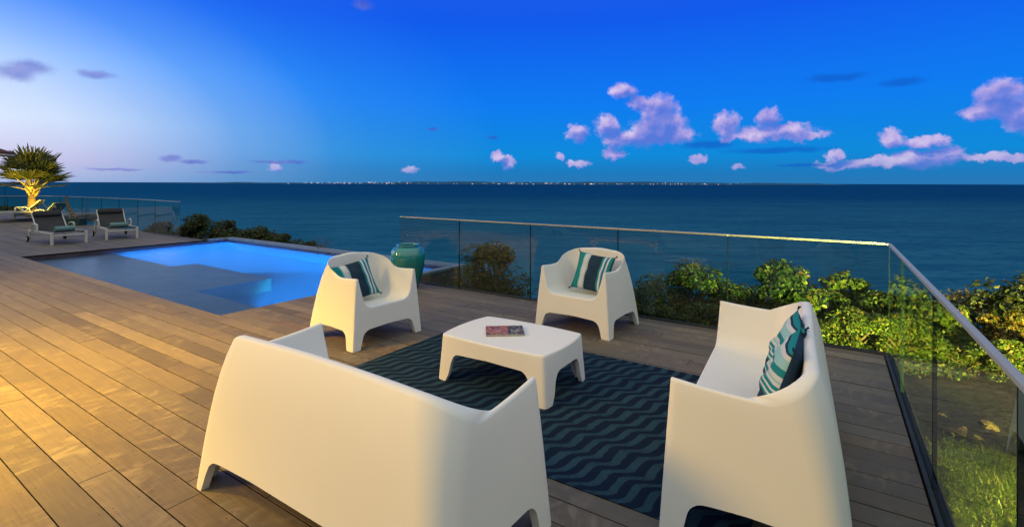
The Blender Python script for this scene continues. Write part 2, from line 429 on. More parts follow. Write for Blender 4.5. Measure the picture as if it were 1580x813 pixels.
# ------------------------------------------------------------------ world (dusk sky with clouds)
def dirpx(u, v):
    t = (u - 790)/FPX; az = math.degrees(math.atan(t))
    el = math.degrees(math.atan((280.7 + .0026*u - v)/FPX*math.cos(math.atan(t))))
    return az, el
def build_world():
    w = bpy.data.worlds.new('World'); S.world = w; w.use_nodes = True
    nt = NT(w.node_tree); nt.n.clear()
    out = nt.new('ShaderNodeOutputWorld'); bg = nt.new('ShaderNodeBackground')
    g = nt.new('ShaderNodeTexCoord').outputs['Generated']
    x, y, z = nt.sep(g)[:3]
    Xc = nt.m('ADD', nt.m('MULTIPLY', x, CP), nt.m('MULTIPLY', y, SP))
    Yc = nt.m('ADD', nt.m('MULTIPLY', x, -SP), nt.m('MULTIPLY', y, CP))
    az = nt.m('MULTIPLY', nt.m('ARCTAN2', Xc, Yc), 180/math.pi)
    el = nt.m('MULTIPLY', nt.m('ARCSINE', z), 180/math.pi)
    blue = nt.ramp(nt.m('DIVIDE', el, 90.0), [
        (0, (.022, .185, .46)), (.015, (.012, .20, .53)), (.035, (.005, .255, .70)), (.10, (.005, .20, .88)), (.20, (.006, .105, .84)),
        (.30, (.02, .10, .75)), (.48, (.46, .52, .58)), (1, (.84, .88, .80))])
    glow = nt.ramp(nt.m('DIVIDE', el, 90.0), [
        (0, (.46, .52, .78)), (.02, (.68, .61, .84)), (.06, (.80, .88, 1.04)), (.12, (.62, .77, 1.06)), (.2, (.22, .43, 1.04)), (.3, (.12, .30, .96)), (.48, (.48, .54, .60)), (1, (.84, .88, .80))])
    dx = nt.m('DIVIDE', nt.m('ADD', az, 62.0), 2.1)
    dy = nt.m('SUBTRACT', el, 3.0)
    d = nt.m('SQRT', nt.m('ADD', nt.m('MULTIPLY', dx, dx), nt.m('MULTIPLY', dy, dy)))
    dn = nt.m('DIVIDE', d, 40.0)
    gm = nt.ramp(dn, [(0, (1,)*3), (.30, (1,)*3), (.42, (.62,)*3), (.55, (.22,)*3), (.72, (0,)*3)])
    gf = nt.ramp(dn, [(0, (1,)*3), (.16, (.97,)*3), (.24, (.76,)*3), (.31, (.42,)*3), (.39, (.13,)*3), (.50, (0,)*3)])
    mid = nt.ramp(nt.m('DIVIDE', el, 90.0), [(0, (.09, .30, .62)), (.04, (.10, .36, .80)), (.12, (.055, .35, 1.0)), (.22, (.03, .19, 1.0)), (.32, (.05, .18, .9)), (.48, (.46, .52, .58)), (1, (.84, .88, .80))])
    sky = nt.mix(gf, nt.mix(gm, blue, mid), glow)
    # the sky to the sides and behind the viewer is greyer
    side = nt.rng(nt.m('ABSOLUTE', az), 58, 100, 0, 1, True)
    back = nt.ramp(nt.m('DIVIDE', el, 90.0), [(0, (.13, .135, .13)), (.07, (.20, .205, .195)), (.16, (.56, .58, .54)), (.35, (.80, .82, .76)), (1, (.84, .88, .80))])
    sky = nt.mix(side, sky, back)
    # clouds
    P = nt.comb(az, el, 0.0)
    wv = nt.new('ShaderNodeTexNoise'); nt.put(wv.inputs['Vector'], P); wv.inputs['Scale'].default_value = .75; wv.inputs['Detail'].default_value = 4
    warp = nt.vm('SCALE', nt.vm('SUBTRACT', wv.outputs[1], (.5, .5, .5)))
    warp.node.inputs['Scale'].default_value = 1.5
    warp = nt.vm('MULTIPLY', warp, (1, 1, 0))
    wv2 = nt.new('ShaderNodeTexNoise'); nt.put(wv2.inputs['Vector'], P); wv2.inputs['Scale'].default_value = 2.6; wv2.inputs['Detail'].default_value = 4
    w2 = nt.vm('SCALE', nt.vm('SUBTRACT', wv2.outputs[1], (.5, .5, .5))); w2.node.inputs['Scale'].default_value = .75
    PW = nt.vm('ADD', nt.vm('ADD', P, warp), nt.vm('MULTIPLY', w2, (1, 1, 0)))
    def field(blobs, pos):
        acc = None
        for (u, v, rx, ry) in blobs:
            a, e = dirpx(u, v); ca = math.cos(R(a))
            kx = math.degrees(1/FPX)*ca*ca; ky = math.degrees(1/FPX)*ca
            q = nt.vm('MULTIPLY', nt.vm('SUBTRACT', pos, (a, e, 0)), (1/(rx*kx), 1/(ry*ky), 0))
            L = nt.vm('LENGTH', q, out=1)
            f = nt.m('SUBTRACT', 1.0, L)
            acc = f if acc is None else nt.m('SMOOTH_MAX', acc, f, .15)
        return acc
    fbm = nt.noise(P, .62, 8, .60)
    f1_ = nt.noise(P, .42, 5, .42); fb2 = nt.noise(nt.vm('ADD', P, (-.35, .60, 0)), .42, 5, .42)
    cum = [(962, 140, 26, 15), (984, 158, 20, 13), (1015, 170, 34, 28), (1020, 195, 50, 26), (1000, 212, 60, 17), (1045, 208, 36, 18), (938, 195, 24, 20), (955, 215, 30, 14),
           (945, 238, 22, 11), (892, 206, 22, 17), (1118, 192, 24, 20), (1185, 182, 22, 20), (1200, 203, 60, 15), (1150, 210, 50, 12), (1240, 210, 45, 10),
           (768, 242, 14, 11), (783, 253, 13, 13), (632, 263, 17, 7), (425, 257, 16, 10), (862, 240, 8, 6), (890, 252, 22, 8), (1078, 246, 16, 9), (1138, 258, 12, 8),
           (1540, 150, 48, 32), (1580, 176, 46, 34), (1510, 172, 34, 17), (1376, 215, 26, 17), (1410, 218, 22, 10), (1300, 256, 50, 11), (1290, 240, 18, 9), (1440, 218, 34, 12), (1420, 246, 62, 18), (1460, 240, 30, 16), (1350, 250, 70, 9), (1540, 242, 80, 10)]
    fA = nt.m('ADD', field(cum, PW), nt.m('MULTIPLY', nt.m('SUBTRACT', fbm, .5), 1.05))
    aA = nt.m('MULTIPLY', nt.rng(fA, -.04, .46, 0, 1, True), .92)
    rel = nt.m('MULTIPLY', nt.m('SUBTRACT', f1_, fb2), 1.9)
    fUp = nt.m('ADD', field(cum, nt.vm('ADD', PW, (-.30, .85, 0))), nt.m('MULTIPLY', nt.m('SUBTRACT', fb2, .5), .8))
    sh = nt.rng(fUp, -.25, .75, 1, 0, True)
    lit = nt.m('ADD', nt.m('MULTIPLY', sh, .72), nt.m('ADD', nt.m('MULTIPLY', rel, .75), .06), clamp=True)
    cA = nt.ramp(lit, [(0, (.10, .19, .70)), (.25, (.20, .24, .72)), (.5, (.36, .32, .76)), (.75, (.54, .44, .80)), (1, (.76, .64, .88))])
    sky = nt.mix(nt.m('MULTIPLY', aA, nt.rng(el, .6, 3.2, .45, 1)), sky, cA)
    drk = [(45, 104, 52, 15), (20, 112, 48, 18), (150, 116, 40, 9), (262, 245, 24, 7), (560, 8, 20, 10), (1392, 127, 46, 9), (1290, 120, 70, 9), (300, 250, 30, 5), (760, 212, 12, 4), (668, 200, 14, 4),
           (430, 250, 60, 4), (1200, 232, 110, 7), (1090, 224, 60, 8), (1240, 255, 60, 4), (180, 262, 60, 3), (350, 266, 60, 3)]
    fB = nt.m('ADD', field(drk, nt.vm('ADD', P, nt.vm('MULTIPLY', warp, (.45, .3, 0)))), nt.m('MULTIPLY', nt.m('SUBTRACT', fbm, .5), .9))
    aB = nt.m('MULTIPLY', nt.rng(fB, -.02, .75, 0, 1, True), .66)
    lefty = nt.rng(az, -30, 5)
    cB = nt.mix(lefty, nt.mix(nt.rng(rel, -.2, .3), (.085, .12, .56), (.22, .22, .66)), (.006, .105, .56))
    sky = nt.mix(aB, sky, cB)
    # below the horizon
    sky = nt.mix(nt.rng(el, -1.5, -.3, 1, 0), sky, (.012, .05, .085))
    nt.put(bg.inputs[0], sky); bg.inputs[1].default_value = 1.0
    nt.l.new(bg.outputs[0], out.inputs[0])
    w.cycles.sampling_method = 'MANUAL'; w.cycles.sample_map_resolution = 1024
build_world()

# ------------------------------------------------------------------ camera
cam = bpy.data.cameras.new('camera'); co = bpy.data.objects.new('camera', cam); COL.objects.link(co)
cam.sensor_fit = 'HORIZONTAL'; cam.sensor_width = 36; cam.lens = 36*FPX/1580
cam.shift_y = -(406.5 - 282.76)/1580
cam.clip_start = .05; cam.clip_end = 200000
co.matrix_world = Matrix.Translation((0, 0, EYE)) @ Matrix.Rotation(PSI, 4, 'Z') @ Matrix.Rotation(R(90), 4, 'X') @ Matrix.Rotation(R(.149), 4, 'Z')
S.camera = co

# ------------------------------------------------------------------ terrain and sea
def smooth(a, b, x):
    t = min(1, max(0, (x-a)/(b-a))); return t*t*(3-2*t)
def ground_z(x, y):
    edge = 7.9 - 2.3*smooth(-1.5, -2.8, x)*1.0
    right = smooth(-5.9, -5.2, x)
    base = -1.62*(1-right) + -.46*right
    if x < -5.6: edge = 8.6
    base -= .12*smooth(.6, 4, x)*0
    z = base + .05*math.sin(x*2.3)*math.sin(y*1.7)*right
    if y > edge: z -= (y-edge)*1.1
    return max(z, -27)
def build_ground():
    xs = np.unique(np.concatenate([np.arange(-60, -8, 2.0), np.arange(-8, 8, .25), np.arange(8, 40, 2.0)]))
    ys = np.unique(np.concatenate([np.arange(-10, 4, 1.0), np.arange(4, 12, .25), np.arange(12, 50, 2.0)]))
    V = [(x, y, ground_z(x, y)) for y in ys for x in xs]; nx = len(xs)
    F = [(j*nx+i, j*nx+i+1, (j+1)*nx+i+1, (j+1)*nx+i) for j in range(len(ys)-1) for i in range(nx-1)]
    kind(mk('hillside_ground', V, F, M_GROUND, smooth=True), 'structure')
build_ground()
L = 150000
kind(mk('sea', [(-L, -L, -25), (L, -L, -25), (L, L, -25), (-L, L, -25)], [(0, 1, 2, 3)], M_SEA), 'structure')

# far island across the water
def build_island():
    D = 11000
    pts = []
    for i in range(0, 161):
        u = 250 + i*(1330-250)/160
        h = 22 + 34*smooth(430, 760, u)*smooth(1330, 1100, u) + 9*math.sin(u*.021)+5*math.sin(u*.07+1) + random.uniform(-3, 3)
        h *= smooth(250, 330, u)*smooth(1330, 1240, u); pts.append((u, max(h, 0)))
    V, F = [], []
    for u, h in pts:
        for k, (dd, f) in enumerate(((0, 0), (250, .75), (700, 1.0), (1600, 0))):
            x, y = at(u, D+dd); V.append((x, y, -25.5 + (h+1)*f if f else -26))
    for i in range(len(pts)-1):
        for k in range(3): F.append((i*4+k, (i+1)*4+k, (i+1)*4+k+1, i*4+k+1))
    m = principled('hazy_island_land', (.01, .035, .07), .9, .1, build=lambda nt, p: nt.put(p.inputs['Base Color'], nt.mix(nt.noise(objc(nt), .004, 5), (.015, .075, .16), (.03, .11, .20))))  # bluish distance haze is mixed into the land colour
    kind(mk('far_island_hills', V, F, m, smooth=True), 'structure')
    V, F = [], []
    for k in range(420):
        c = random.choice([500, 580, 620, 740, 800, 850, 900, 960, 1000, 1040, 1090])
        u = random.gauss(c, 55)
        if not 440 < u < 1240: continue
        dd = random.uniform(-30, 420); x, y = at(u, D+dd)
        z = -25 + random.uniform(2, 46)*(.3 + .7*dd/420 if dd > 0 else .2)
        s = random.choice([5, 6, 7, 8, 11]) * (2.4 if random.random() < .05 else 1); hh = random.uniform(5, 10)
        o = len(V)
        for zz in (z, z+hh):
            for sx, sy in ((-s, -s), (s, -s), (s, s), (-s, s)): V.append((x+sx, y+sy, zz))
        F += [(o, o+1, o+5, o+4), (o+1, o+2, o+6, o+5), (o+2, o+3, o+7, o+6), (o+3, o, o+4, o+7), (o+4, o+5, o+6, o+7)]
    m, nt, out = mat('town_lights'); e = nt.new('ShaderNodeEmission')
    nt.put(e.inputs[0], nt.ramp(rand_island(nt), [(0, (.3, .45, .75)), (.5, (.75, .8, .95)), (.8, (1, .85, .75)), (1, (1, .6, .55))]))
    nt.put(e.inputs[1], nt.rng(rand_island(nt), 0, 1, .25, 1.5)); nt.l.new(e.outputs[0], out.inputs[0])
    kind(mk('distant_town', V, F, m), 'stuff')
build_island()

# ------------------------------------------------------------------ deck
PW_, GAP = .1565, .0052
POOL_X0, POOL_X1, POOL_Y0, POOL_Y1 = -14.08, -5.97, 2.923, 7.05
DECK_X1, DECK_Y1 = .40, 5.56
def build_deck():
    V, F, FM = [], [], []
    def plank(x0, x1, y0, y1):
        o = len(V); g = GAP/2; dz = random.uniform(-.0012, .0012); b = .0012
        T = -.03
        ring = [(x0+.0015, y0+g), (x1-.0015, y0+g), (x1-.0015, y1-g), (x0+.0015, y1-g)]
        ins = [(x0+.0015+b, y0+g+b), (x1-.0015-b, y0+g+b), (x1-.0015-b, y1-g-b), (x0+.0015+b, y1-g-b)]
        for p in ring: V.append((*p, T))
        for p in ring: V.append((*p, dz-b))
        for p in ins: V.append((*p, dz))
        F.append((o+8, o+9, o+10, o+11)); FM.append(0)
        for k in range(4):
            l = (k+1) % 4
            F.append((o+k, o+l, o+4+l, o+4+k)); F.append((o+4+k, o+4+l, o+8+l, o+8+k)); FM.extend((1, 0))  # board sides take the painted gap shade
    j0 = -30
    y = .7317 + j0*PW_
    while y < 6.6:
        y1 = y+PW_; ym = (y+y1)/2
        spans = []
        if ym < POOL_Y0: spans = [(-34, DECK_X1)]
        elif y1 <= DECK_Y1+.11: spans = [(-34, POOL_X0), (POOL_X1, DECK_X1)]
        elif y1 < 6.6: spans = [(-34, POOL_X0)]
        yy1 = y1
        for a, b in spans:
            if b > 0 or a > -7:
                yy1 = min(y1, DECK_Y1)
                if yy1 - y < .03: continue
            x = a - random.uniform(0, 2.5) if a < -20 else a
            first = True
            while x < b:
                ln = random.choice([1.6, 2.1, 2.6, 3.1, 3.4]) if not first or a < -20 else random.uniform(.6, 2.6)
                first = False
                e = min(b, x+ln)
                if b - e < .35: e = b
                plank(max(x, a), e, y, yy1); x = e
        y = y1
    me = bpy.data.meshes.new('timber_deck'); me.from_pydata(V, [], F)
    uvl = me.uv_layers.new(name='UVMap')
    co_ = np.array(V)
    li = np.zeros(len(me.loops), dtype=np.int32); me.loops.foreach_get('vertex_index', li)
    P = co_[li]; vv = ((P[:, 1]-.7317)/PW_) % 1.0
    # keep rows continuous: rows never wrap inside one plank because of the gap
    uvl.data.foreach_set('uv', np.stack([P[:, 0], vv], 1).astype(np.float32).ravel())
    me.materials.append(M_DECK); me.materials.append(M_UNDER); me.polygons.foreach_set('material_index', FM)
    o = bpy.data.objects.new('timber_deck', me); COL.objects.link(o); kind(o, 'structure')
    bm = bmesh.new()
    box(bm, -34, DECK_X1, -4.4, POOL_Y0-.02, -.3, -.031)
    box(bm, POOL_X1+.02, DECK_X1, POOL_Y0-.02, DECK_Y1, -.3, -.031)
    box(bm, -34, POOL_X0-.02, POOL_Y0-.02, 6.6, -.3, -.031)
    kind(bm_obj('deck_substructure', bm, M_UNDER), 'structure')
build_deck()

# ------------------------------------------------------------------ pool
def build_pool():
    t = thing('swimming_pool', 'long blue lit infinity pool sunk into the timber deck', 'swimming pool', (-10, 5, 0))
    def pb(name, boxes, m):
        bm = bmesh.new()
        for b in boxes: box(bm, *b)
        o = bm_obj(name, bm, m, t); o.location = (10, -5, 0); return o
    D = -1.35
    x0, x1, y0, y1 = POOL_X0, POOL_X1, POOL_Y0, POOL_Y1
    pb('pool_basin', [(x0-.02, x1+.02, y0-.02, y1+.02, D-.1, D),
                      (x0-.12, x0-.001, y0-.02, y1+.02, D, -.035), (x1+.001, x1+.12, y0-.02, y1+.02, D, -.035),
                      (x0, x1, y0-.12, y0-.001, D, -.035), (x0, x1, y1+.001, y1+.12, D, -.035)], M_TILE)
    pb('pool_ledge', [(x0+.003, -11.1, y0+.003, 4.50, D+.003, -.36), (-11.1, -8.35, y0+.003, 4.95, D+.003, -.363), (-8.35, x1-.003, y0+.003, 3.72, D+.003, -.366)], M_SLATE)
    pb('coping', [(x0-.12, x1+.17, y1+.003, y1+.22, -.034, .012), (x1+.003, x1+.17, DECK_Y1+.02, y1+.003, -.034, .012), (x0-.14, x0-.003, 6.6, y1+.003, -.034, .012)], M_COPING)
    pb('outer_wall', [(x1+.121, x1+.15, DECK_Y1+.02, y1+.15, -2.6, -.036), (x0-.15, x1+.12, y1+.121, y1+.15, -2.6, -.036)], M_PWALL)
    wm = [(x0, y0), (x1, y0), (x1, y1), (x0, y1)]
    w = mk('pool_water', [(a, b, -.1) for a, b in wm], [(0, 1, 2, 3)], M_WATER); kind(w, 'structure')
    for (lx, ly, nx, ny) in ((-11.75, 4.503, 0, 1), (-6.45, 3.723, 0, 1)):
        lens = emis('pool_lamp_lens', (.15, .55, 1.0), 14)
        V = [(0.11*math.cos(a), 0.012, .11*math.sin(a)) for a in np.linspace(0, 2*math.pi, 24, endpoint=False)]
        o = mk('pool_lamp', V + [(v[0], -.0, v[2]) for v in V], [tuple(range(24))] + [(i, (i+1) % 24, 24+(i+1) % 24, 24+i) for i in range(24)], lens, t)
        o.location = (lx+10, ly-5, -.62)
POOL_LAMPS = ((-11.75, 4.56, -.60), (-6.45, 3.78, -.60))
build_pool()

# ------------------------------------------------------------------ glass fences
def fence_run(t, pts, z0, z1, shoe=True, rail=None):
    """panels between successive points, a slim handrail, a floor channel"""
    for (a, b) in zip(pts[:-1], pts[1:]):
        a = Vector((a[0], a[1], 0)); b = Vector((b[0], b[1], 0)); d = (b-a); ln = d.length; d.normalize()
        ang = math.atan2(d.y, d.x); g = .006
        bm = bmesh.new(); box(bm, g, ln-g, -.008, .008, z0-.02, z1)
        o = bm_obj('glass_panel', bm, M_GLASS, t); o.location = a; o.rotation_euler = (0, 0, ang)
        bm = bmesh.new(); box(bm, -.0035, .0035, -.009, .009, z0, z1)
        e = bm_obj('seam', bm, M_GEDGE, o); e.location = (ln, 0, 0)
    V = []
    bm = bmesh.new(); bs = bmesh.new()
    for (a, b) in zip(pts[:-1], pts[1:]):
        a = Vector((a[0], a[1], 0)); b = Vector((b[0], b[1], 0)); d = (b-a); ln = d.length; d.normalize()
        Mx = Matrix.Translation(a) @ Matrix.Rotation(math.atan2(d.y, d.x), 4, 'Z')
        box(bm, -.001, ln+.001, -.0135, .0135, z1-.004, z1+.016, .003, Mx)
        if shoe:
            box(bs, .001, ln-.001, -.032, -.0095, z0-.09, z0+.012, .003, Mx); box(bs, .001, ln-.001, .0095, .032, z0-.09, z0+.012, .003, Mx)
            box(bs, .001, ln-.001, -.009, .009, z0-.09, z0-.03, 0, Mx)
    bm_obj('handrail', bm, rail or M_RAIL, t)
    if shoe: bm_obj('base_channel', bs, M_SHOE, t)
    else: bs.free()
f1 = thing('glass_fence', 'frameless clear glass fence with slim steel handrail along the sea side of the deck', 'glass fence')
fence_run(f1, [(-5.8, 5.6), (-4.58, 5.6), (-3.36, 5.6), (-2.14, 5.6), (-.92, 5.6), (.44, 5.6)], 0, 1.0)
f2 = thing('glass_fence', 'frameless glass fence running back from the deck corner beside the grass', 'glass fence')
fence_run(f2, [(.44, 5.56), (.44, 4.60), (.44, 3.25), (.44, 1.9), (.44, .55), (.44, -.8)], 0, 1.0, rail=M_RAIL_MATT)
f3 = thing('glass_fence', 'curved run of glass fence panels behind the two poolside loungers', 'glass fence')
fence_run(f3, [(-15.1, 6.32), (-17.05, 6.46), (-18.4, 6.5), (-19.8, 6.47), (-21.2, 6.42), (-22.7, 6.32), (-24.4, 6.15), (-26.2, 5.9)], 0, 1.0, shoe=False)

# ------------------------------------------------------------------ moulded seats
def bez(p0, p1, p2, n):
    return [((1-t)**2*p0[0]+2*t*(1-t)*p1[0]+t*t*p2[0], (1-t)**2*p0[1]+2*t*(1-t)*p1[1]+t*t*p2[1]) for t in np.linspace(0, 1, n)]
def arch(m, leg=.085, top=.168):
    """underside height m metres from a corner"""
    if m <= leg: return 0.0
    pts = [(leg, 0), (leg+.022, .105)] + bez((leg+.022, .105), (leg+.035, top-.008), (leg+.10, top), 8)[1:] + [(leg+.4, top+.012), (9, top+.012)]
    for (a, b) in zip(pts[:-1], pts[1:]):
        if m <= b[0]: return a[1] + (b[1]-a[1])*(m-a[0])/max(1e-6, b[0]-a[0])
    return top
BOT_M = [.012, .03, .055, .078, .085, .09, .097, .107, .113, .12, .132, .15, .175, .21]
def seat_shell(name, width, depth, m, parent, TIP=.655, TOP=.80, dip=.012):
    hw, d2 = width/2, depth/2
    SEAT = .372
    H = lambda z: hw - .085*z - .012*(z/TOP)**4
    YF = lambda z: -d2 + .055*z
    YB = lambda z: d2 - .10*z - .055*(z/TOP)**5
    RC = lambda z: .10 + (.17 if width < 1.2 else .075)*(z/TOP)**1.6
    # inner bowl profile: radial distance / height as a function of arc length
    prof = [(0, 0)]
    Rf = .105
    for a in np.linspace(0, R(72), 10)[1:]: prof.append((Rf*math.sin(a), Rf*(1-math.cos(a))))
    x_, z_ = prof[-1]; prof.append((x_+.036, z_+.13)); prof.append((x_+.075, z_+.30)); prof.append((x_+.105, z_+.60))
    prof = np.array(prof); dl = np.concatenate([[0], np.cumsum(np.hypot(*np.diff(prof, axis=0).T))])
    def pr(dlt): return np.interp(dlt, dl, prof[:, 0]), np.interp(dlt, dl, prof[:, 1])
    def d_of_z(z): return np.interp(z, prof[:, 1], dl)
    # flat of the seat: chosen so the arm is thin at its tip
    r_tip, _ = pr(d_of_z(TIP-SEAT)); a_x = H(TIP) - .026 - r_tip
    sz_back = SEAT - .045
    r_top, _ = pr(d_of_z(TOP-sz_back)); yF0 = YF(SEAT); yB0 = YB(TOP) - .050 - r_top
    def seatz(y): return SEAT - .045*min(1, max(0, (y-yF0)/(yB0-yF0)))
    def bowl(q):
        nx = max(-a_x, min(a_x, q[0])); ny = min(yB0, q[1])
        dx, dy = q[0]-nx, q[1]-ny; dd = math.hypot(dx, dy)
        r, h = pr(dd)
        z = seatz(ny) + h
        if dd > 1e-9: p = (nx+dx/dd*r, ny+dy/dd*r)
        else: p = (nx, ny)
        # the front edge leans back with height
        py = p[1] + (.055*(z-SEAT))*max(0, 1-(p[1]-yF0)/.3) if h > 0 else p[1]
        return Vector((p[0], py, z))
    c = .012
    cols = []   # each: dict(bottom xy fn, bottom z, top outer point, inner domain pt, inward normal, front flag)
    d_tip = d_of_z(TIP - SEAT)
    # front, right half (centre -> tip)
    ndl = 14
    qs = [a_x + d_tip*(1 - k/ndl) for k in range(ndl)]            # tip -> seat fillet start
    ms = BOT_M[:ndl]
    half = list(zip(qs, ms))
    nflat = 6 if width < 1.2 else 12
    for k in range(nflat):
        f = (k)/nflat
        half.append((a_x*(1-f), .21 + (hw-.21)*(f)))
    front = [(q, mm, 1) for q, mm in half][::-1] ; front = [(-q, mm, -1) for q, mm in half] + [(0.0, hw, 1)] + front if False else None
    right = []
    for q, mm in half: right.append((q, mm))
    seq = [(-q, mm, -1) for q, mm in right] + [(q, mm, 1) for q, mm in right[::-1]]
    for q, mm, sg in seq:
        e0 = bowl((q, yF0))
        # offset into the face, square to the edge
        eps = 1e-3
        ta = bowl((q+eps, yF0)) - bowl((q-eps, yF0)); tn = Vector((ta.x, ta.z)).normalized()
        nrm = Vector((tn.y, -tn.x))     # points down / outward into the solid
        if nrm.y > 0 and abs(tn.y) < .2: nrm = -nrm
        ox, oz = e0.x + nrm.x*c, e0.z + nrm.y*c
        cols.append(dict(kind='F', sg=sg, m=mm, top=Vector((ox, YF(oz), oz)), q=(math.copysign(min(abs(q), a_x + d_of_z(TIP-.012-SEAT)), q), yF0 + (.006 if abs(q) > a_x + d_tip*.97 else .0096)), edge=Vector((e0.x, YF(e0.z), e0.z)), n=Vector((0, 1))))
    # right corner + side + back corner + back + ...
    def rim_side(t):     # t 0 front -> 1 end of back corner
        if width > 1.2: return TIP - dip*math.sin(min(1, t/.60)*math.pi/2) + (TOP-TIP+dip)*smooth(.54, 1.0, t)
        return TIP - dip*math.sin(min(1, t/.62)*math.pi)**1.5 + (TOP-TIP)*smooth(.40, 1.0, t)
    nS = 26; nC = 14
    sidem = BOT_M[1:] + list(np.linspace(.24, .5, 5))
    base_len = depth - .10
    ylist = [-d2 + mm for mm in sidem if mm < base_len*.62]
    ylist += list(np.linspace(ylist[-1]+.03, d2-.10-.055, 9))
    ylist += [d2-.10-.04, d2-.10-.028, d2-.10-.018, d2-.10-.006, d2-.10]
    nsd = len(ylist)
    def bz_side(y):
        m1 = y + d2; m2 = (d2-.10) - y + .064
        return min(arch(m1), arch(m2))
    sidecols = []
    # front vertical corner (rounded 12 mm)
    for k in range(1, 3):
        a = k/3*math.pi/2
        sidecols.append(dict(kind='K', a=a, zt=TIP))
    for i, y in enumerate(ylist):
        t = (i+1)/(nsd+nC*1.0)
        fy = (y + d2)/(depth-.10)
        sidecols.append(dict(kind='S', f=fy, zb=bz_side(y), t=fy*.66))
    for k in range(1, nC+1):
        sidecols.append(dict(kind='C', a=k/nC*math.pi/2, zb=0.0, t=.66+.34*k/nC))
    # back, right -> left
    bl = hw - .10
    bms = [.006, .018, .03, .04, .055, .075, .10]
    bxs = [bl - b for b in bms] + list(np.linspace(bl-.16, 0, 5 if width < 1.2 else 10))
    def bz_back(x): return arch(bl - abs(x) + .064)
    back = [dict(kind='B', f=x/bl, zb=bz_back(x)) for x in bxs]
    back += [dict(kind='B', f=-b['f'], zb=b['zb']) for b in back[:-1][::-1]]
    cc = .014
    def outer(col, z, sg=1):
        h, yf, yb, rc = H(z), YF(z), YB(z), RC(z)
        k = col['kind']
        if k == 'K':
            a = col['a']; return Vector((sg*(h-.012+.012*math.sin(a)), yf+.012-.012*math.cos(a), z)), Vector((-sg*math.sin(a), math.cos(a)))
        if k == 'S':
            return Vector((sg*h, yf+.012+(yb-rc-yf-.012)*col['f'], z)), Vector((-sg, 0))
        if k == 'C':
            a = col['a']; return Vector((sg*(h-rc+rc*math.cos(a)), yb-rc+rc*math.sin(a), z)), Vector((-sg*math.cos(a), -math.sin(a)))
        if k == 'B':
            return Vector((sg*(h-rc)*col['f'], yb, z)), Vector((0, -1))
    def add_side(col, sg):
        k = col['kind']; zt = TIP if k == 'K' else (TOP + .012*(1-col['f']**2) if k == 'B' else rim_side(col['t']))
        zb = col.get('zb', 0.0)
        # inner domain point
        dd = lambda z, y: d_of_z(z - seatz(y))
        if k == 'K':
            q = (sg*(a_x + d_of_z(TIP-cc-SEAT)), yF0+.0075+.006*col['a'])
        elif k == 'S':
            yy = yF0 + .018 + (yB0 - yF0-.018)*col['f']; q = (sg*(a_x + dd(zt-cc, yy)), yy)
        elif k == 'C':
            dl_ = dd(zt-cc, yB0); q = (sg*(a_x + dl_*math.cos(col['a'])), yB0 + dl_*math.sin(col['a']))
        else:
            q = (sg*a_x*col['f'], yB0 + dd(zt-cc, yB0))
        cols.append(dict(kind=k, col=col, sg=sg, zt=zt, zb=zb, q=q))
    for col in sidecols: add_side(col, 1)
    for col in back: add_side(col, 1)
    for col in sidecols[::-1]: add_side(col, -1)
    n = len(cols)
    fr = [0, .1, .22, .36, .5, .64, .78, .9, 1.0]
    rows = []
    def bottom(cl):
        if cl['kind'] == 'F':
            mm = cl['m']; zb = arch(mm); x = cl['sg']*(H(zb) - mm)
            return Vector((x, YF(zb), zb)), Vector((0, 1))
        p, nn = outer(cl['col'], cl['zb'], cl['sg']); return p, nn
    def topo(cl):
        if cl['kind'] == 'F': return cl['top']
        return outer(cl['col'], cl['zt']-cc, cl['sg'])[0]
    Bs = [bottom(cl) for cl in cols]; Ts = [topo(cl) for cl in cols]
    ctr = []
    # underside
    def inset(p, nn, k, cl):
        # keep inset pieces inside
        q = Vector((p.x + nn.x*k, p.y + nn.y*k, p.z))
        if cl['kind'] == 'F': q.x = max(-hw+.02+k, min(hw-.02-k, q.x))
        if cl['kind'] in 'KS': q.y = max(-d2+k*.9, q.y)
        return q
    zc = .285
    r0 = [inset(b, nn, .075, cl) for (b, nn), cl in zip(Bs, cols)]
    for v in r0: v.z = zc
    r1 = [inset(b, nn, .040, cl) for (b, nn), cl in zip(Bs, cols)]
    r1b = [inset(b, nn, .060, cl) for (b, nn), cl in zip(Bs, cols)]
    for v in r1b: v.z = max(v.z, .20) if v.z > .05 else v.z + .14
    rows += [r0, r1b, r1]
    for f in fr:
        row = []
        for (b, nn), T, cl in zip(Bs, Ts, cols):
            if cl['kind'] == 'F':
                z = b.z + (T.z-b.z)*f; x = b.x + (T.x-b.x)*f; row.append(Vector((x, YF(z), z)))
            else:
                z = b.z + (T.z-b.z)*f; row.append(outer(cl['col'], z, cl['sg'])[0])
        rows.append(row)
    inner = [bowl(cl['q']) for cl in cols]
    # rounded rim between outer and inner
    for a in (30, 62, 90, 118, 150):
        row = []
        for T, I, cl in zip(Ts, inner, cols):
            ca, sa = math.cos(R(a)), math.sin(R(a))
            mid = (T+I)/2
            if cl['kind'] == 'F':
                E = cl['edge']
                # quarter round from face to bowl via the edge
                t = a/180; row.append((1-t)**2*T + 2*t*(1-t)*(E*.7+mid*.3) + t*t*I)
            else:
                apex = mid + Vector((0, 0, 1))*(cl['zt'] - mid.z)
                row.append(mid + (T-mid)*ca + (apex-mid)*sa)
        rows.append(row)
    ss = [0, .02, .045, .075, .11, .15, .19, .235, .285, .34, .40, .47, .56, .68, .82, .93]
    y0 = (yF0+yB0)/2 + .02
    for s in ss:
        row = []
        for cl in cols:
            q = cl['q']; cx = max(-a_x*.82, min(a_x*.82, q[0]))
            row.append(bowl((q[0]+(cx-q[0])*s, q[1]+(y0-q[1])*s)))
        rows.append(row)
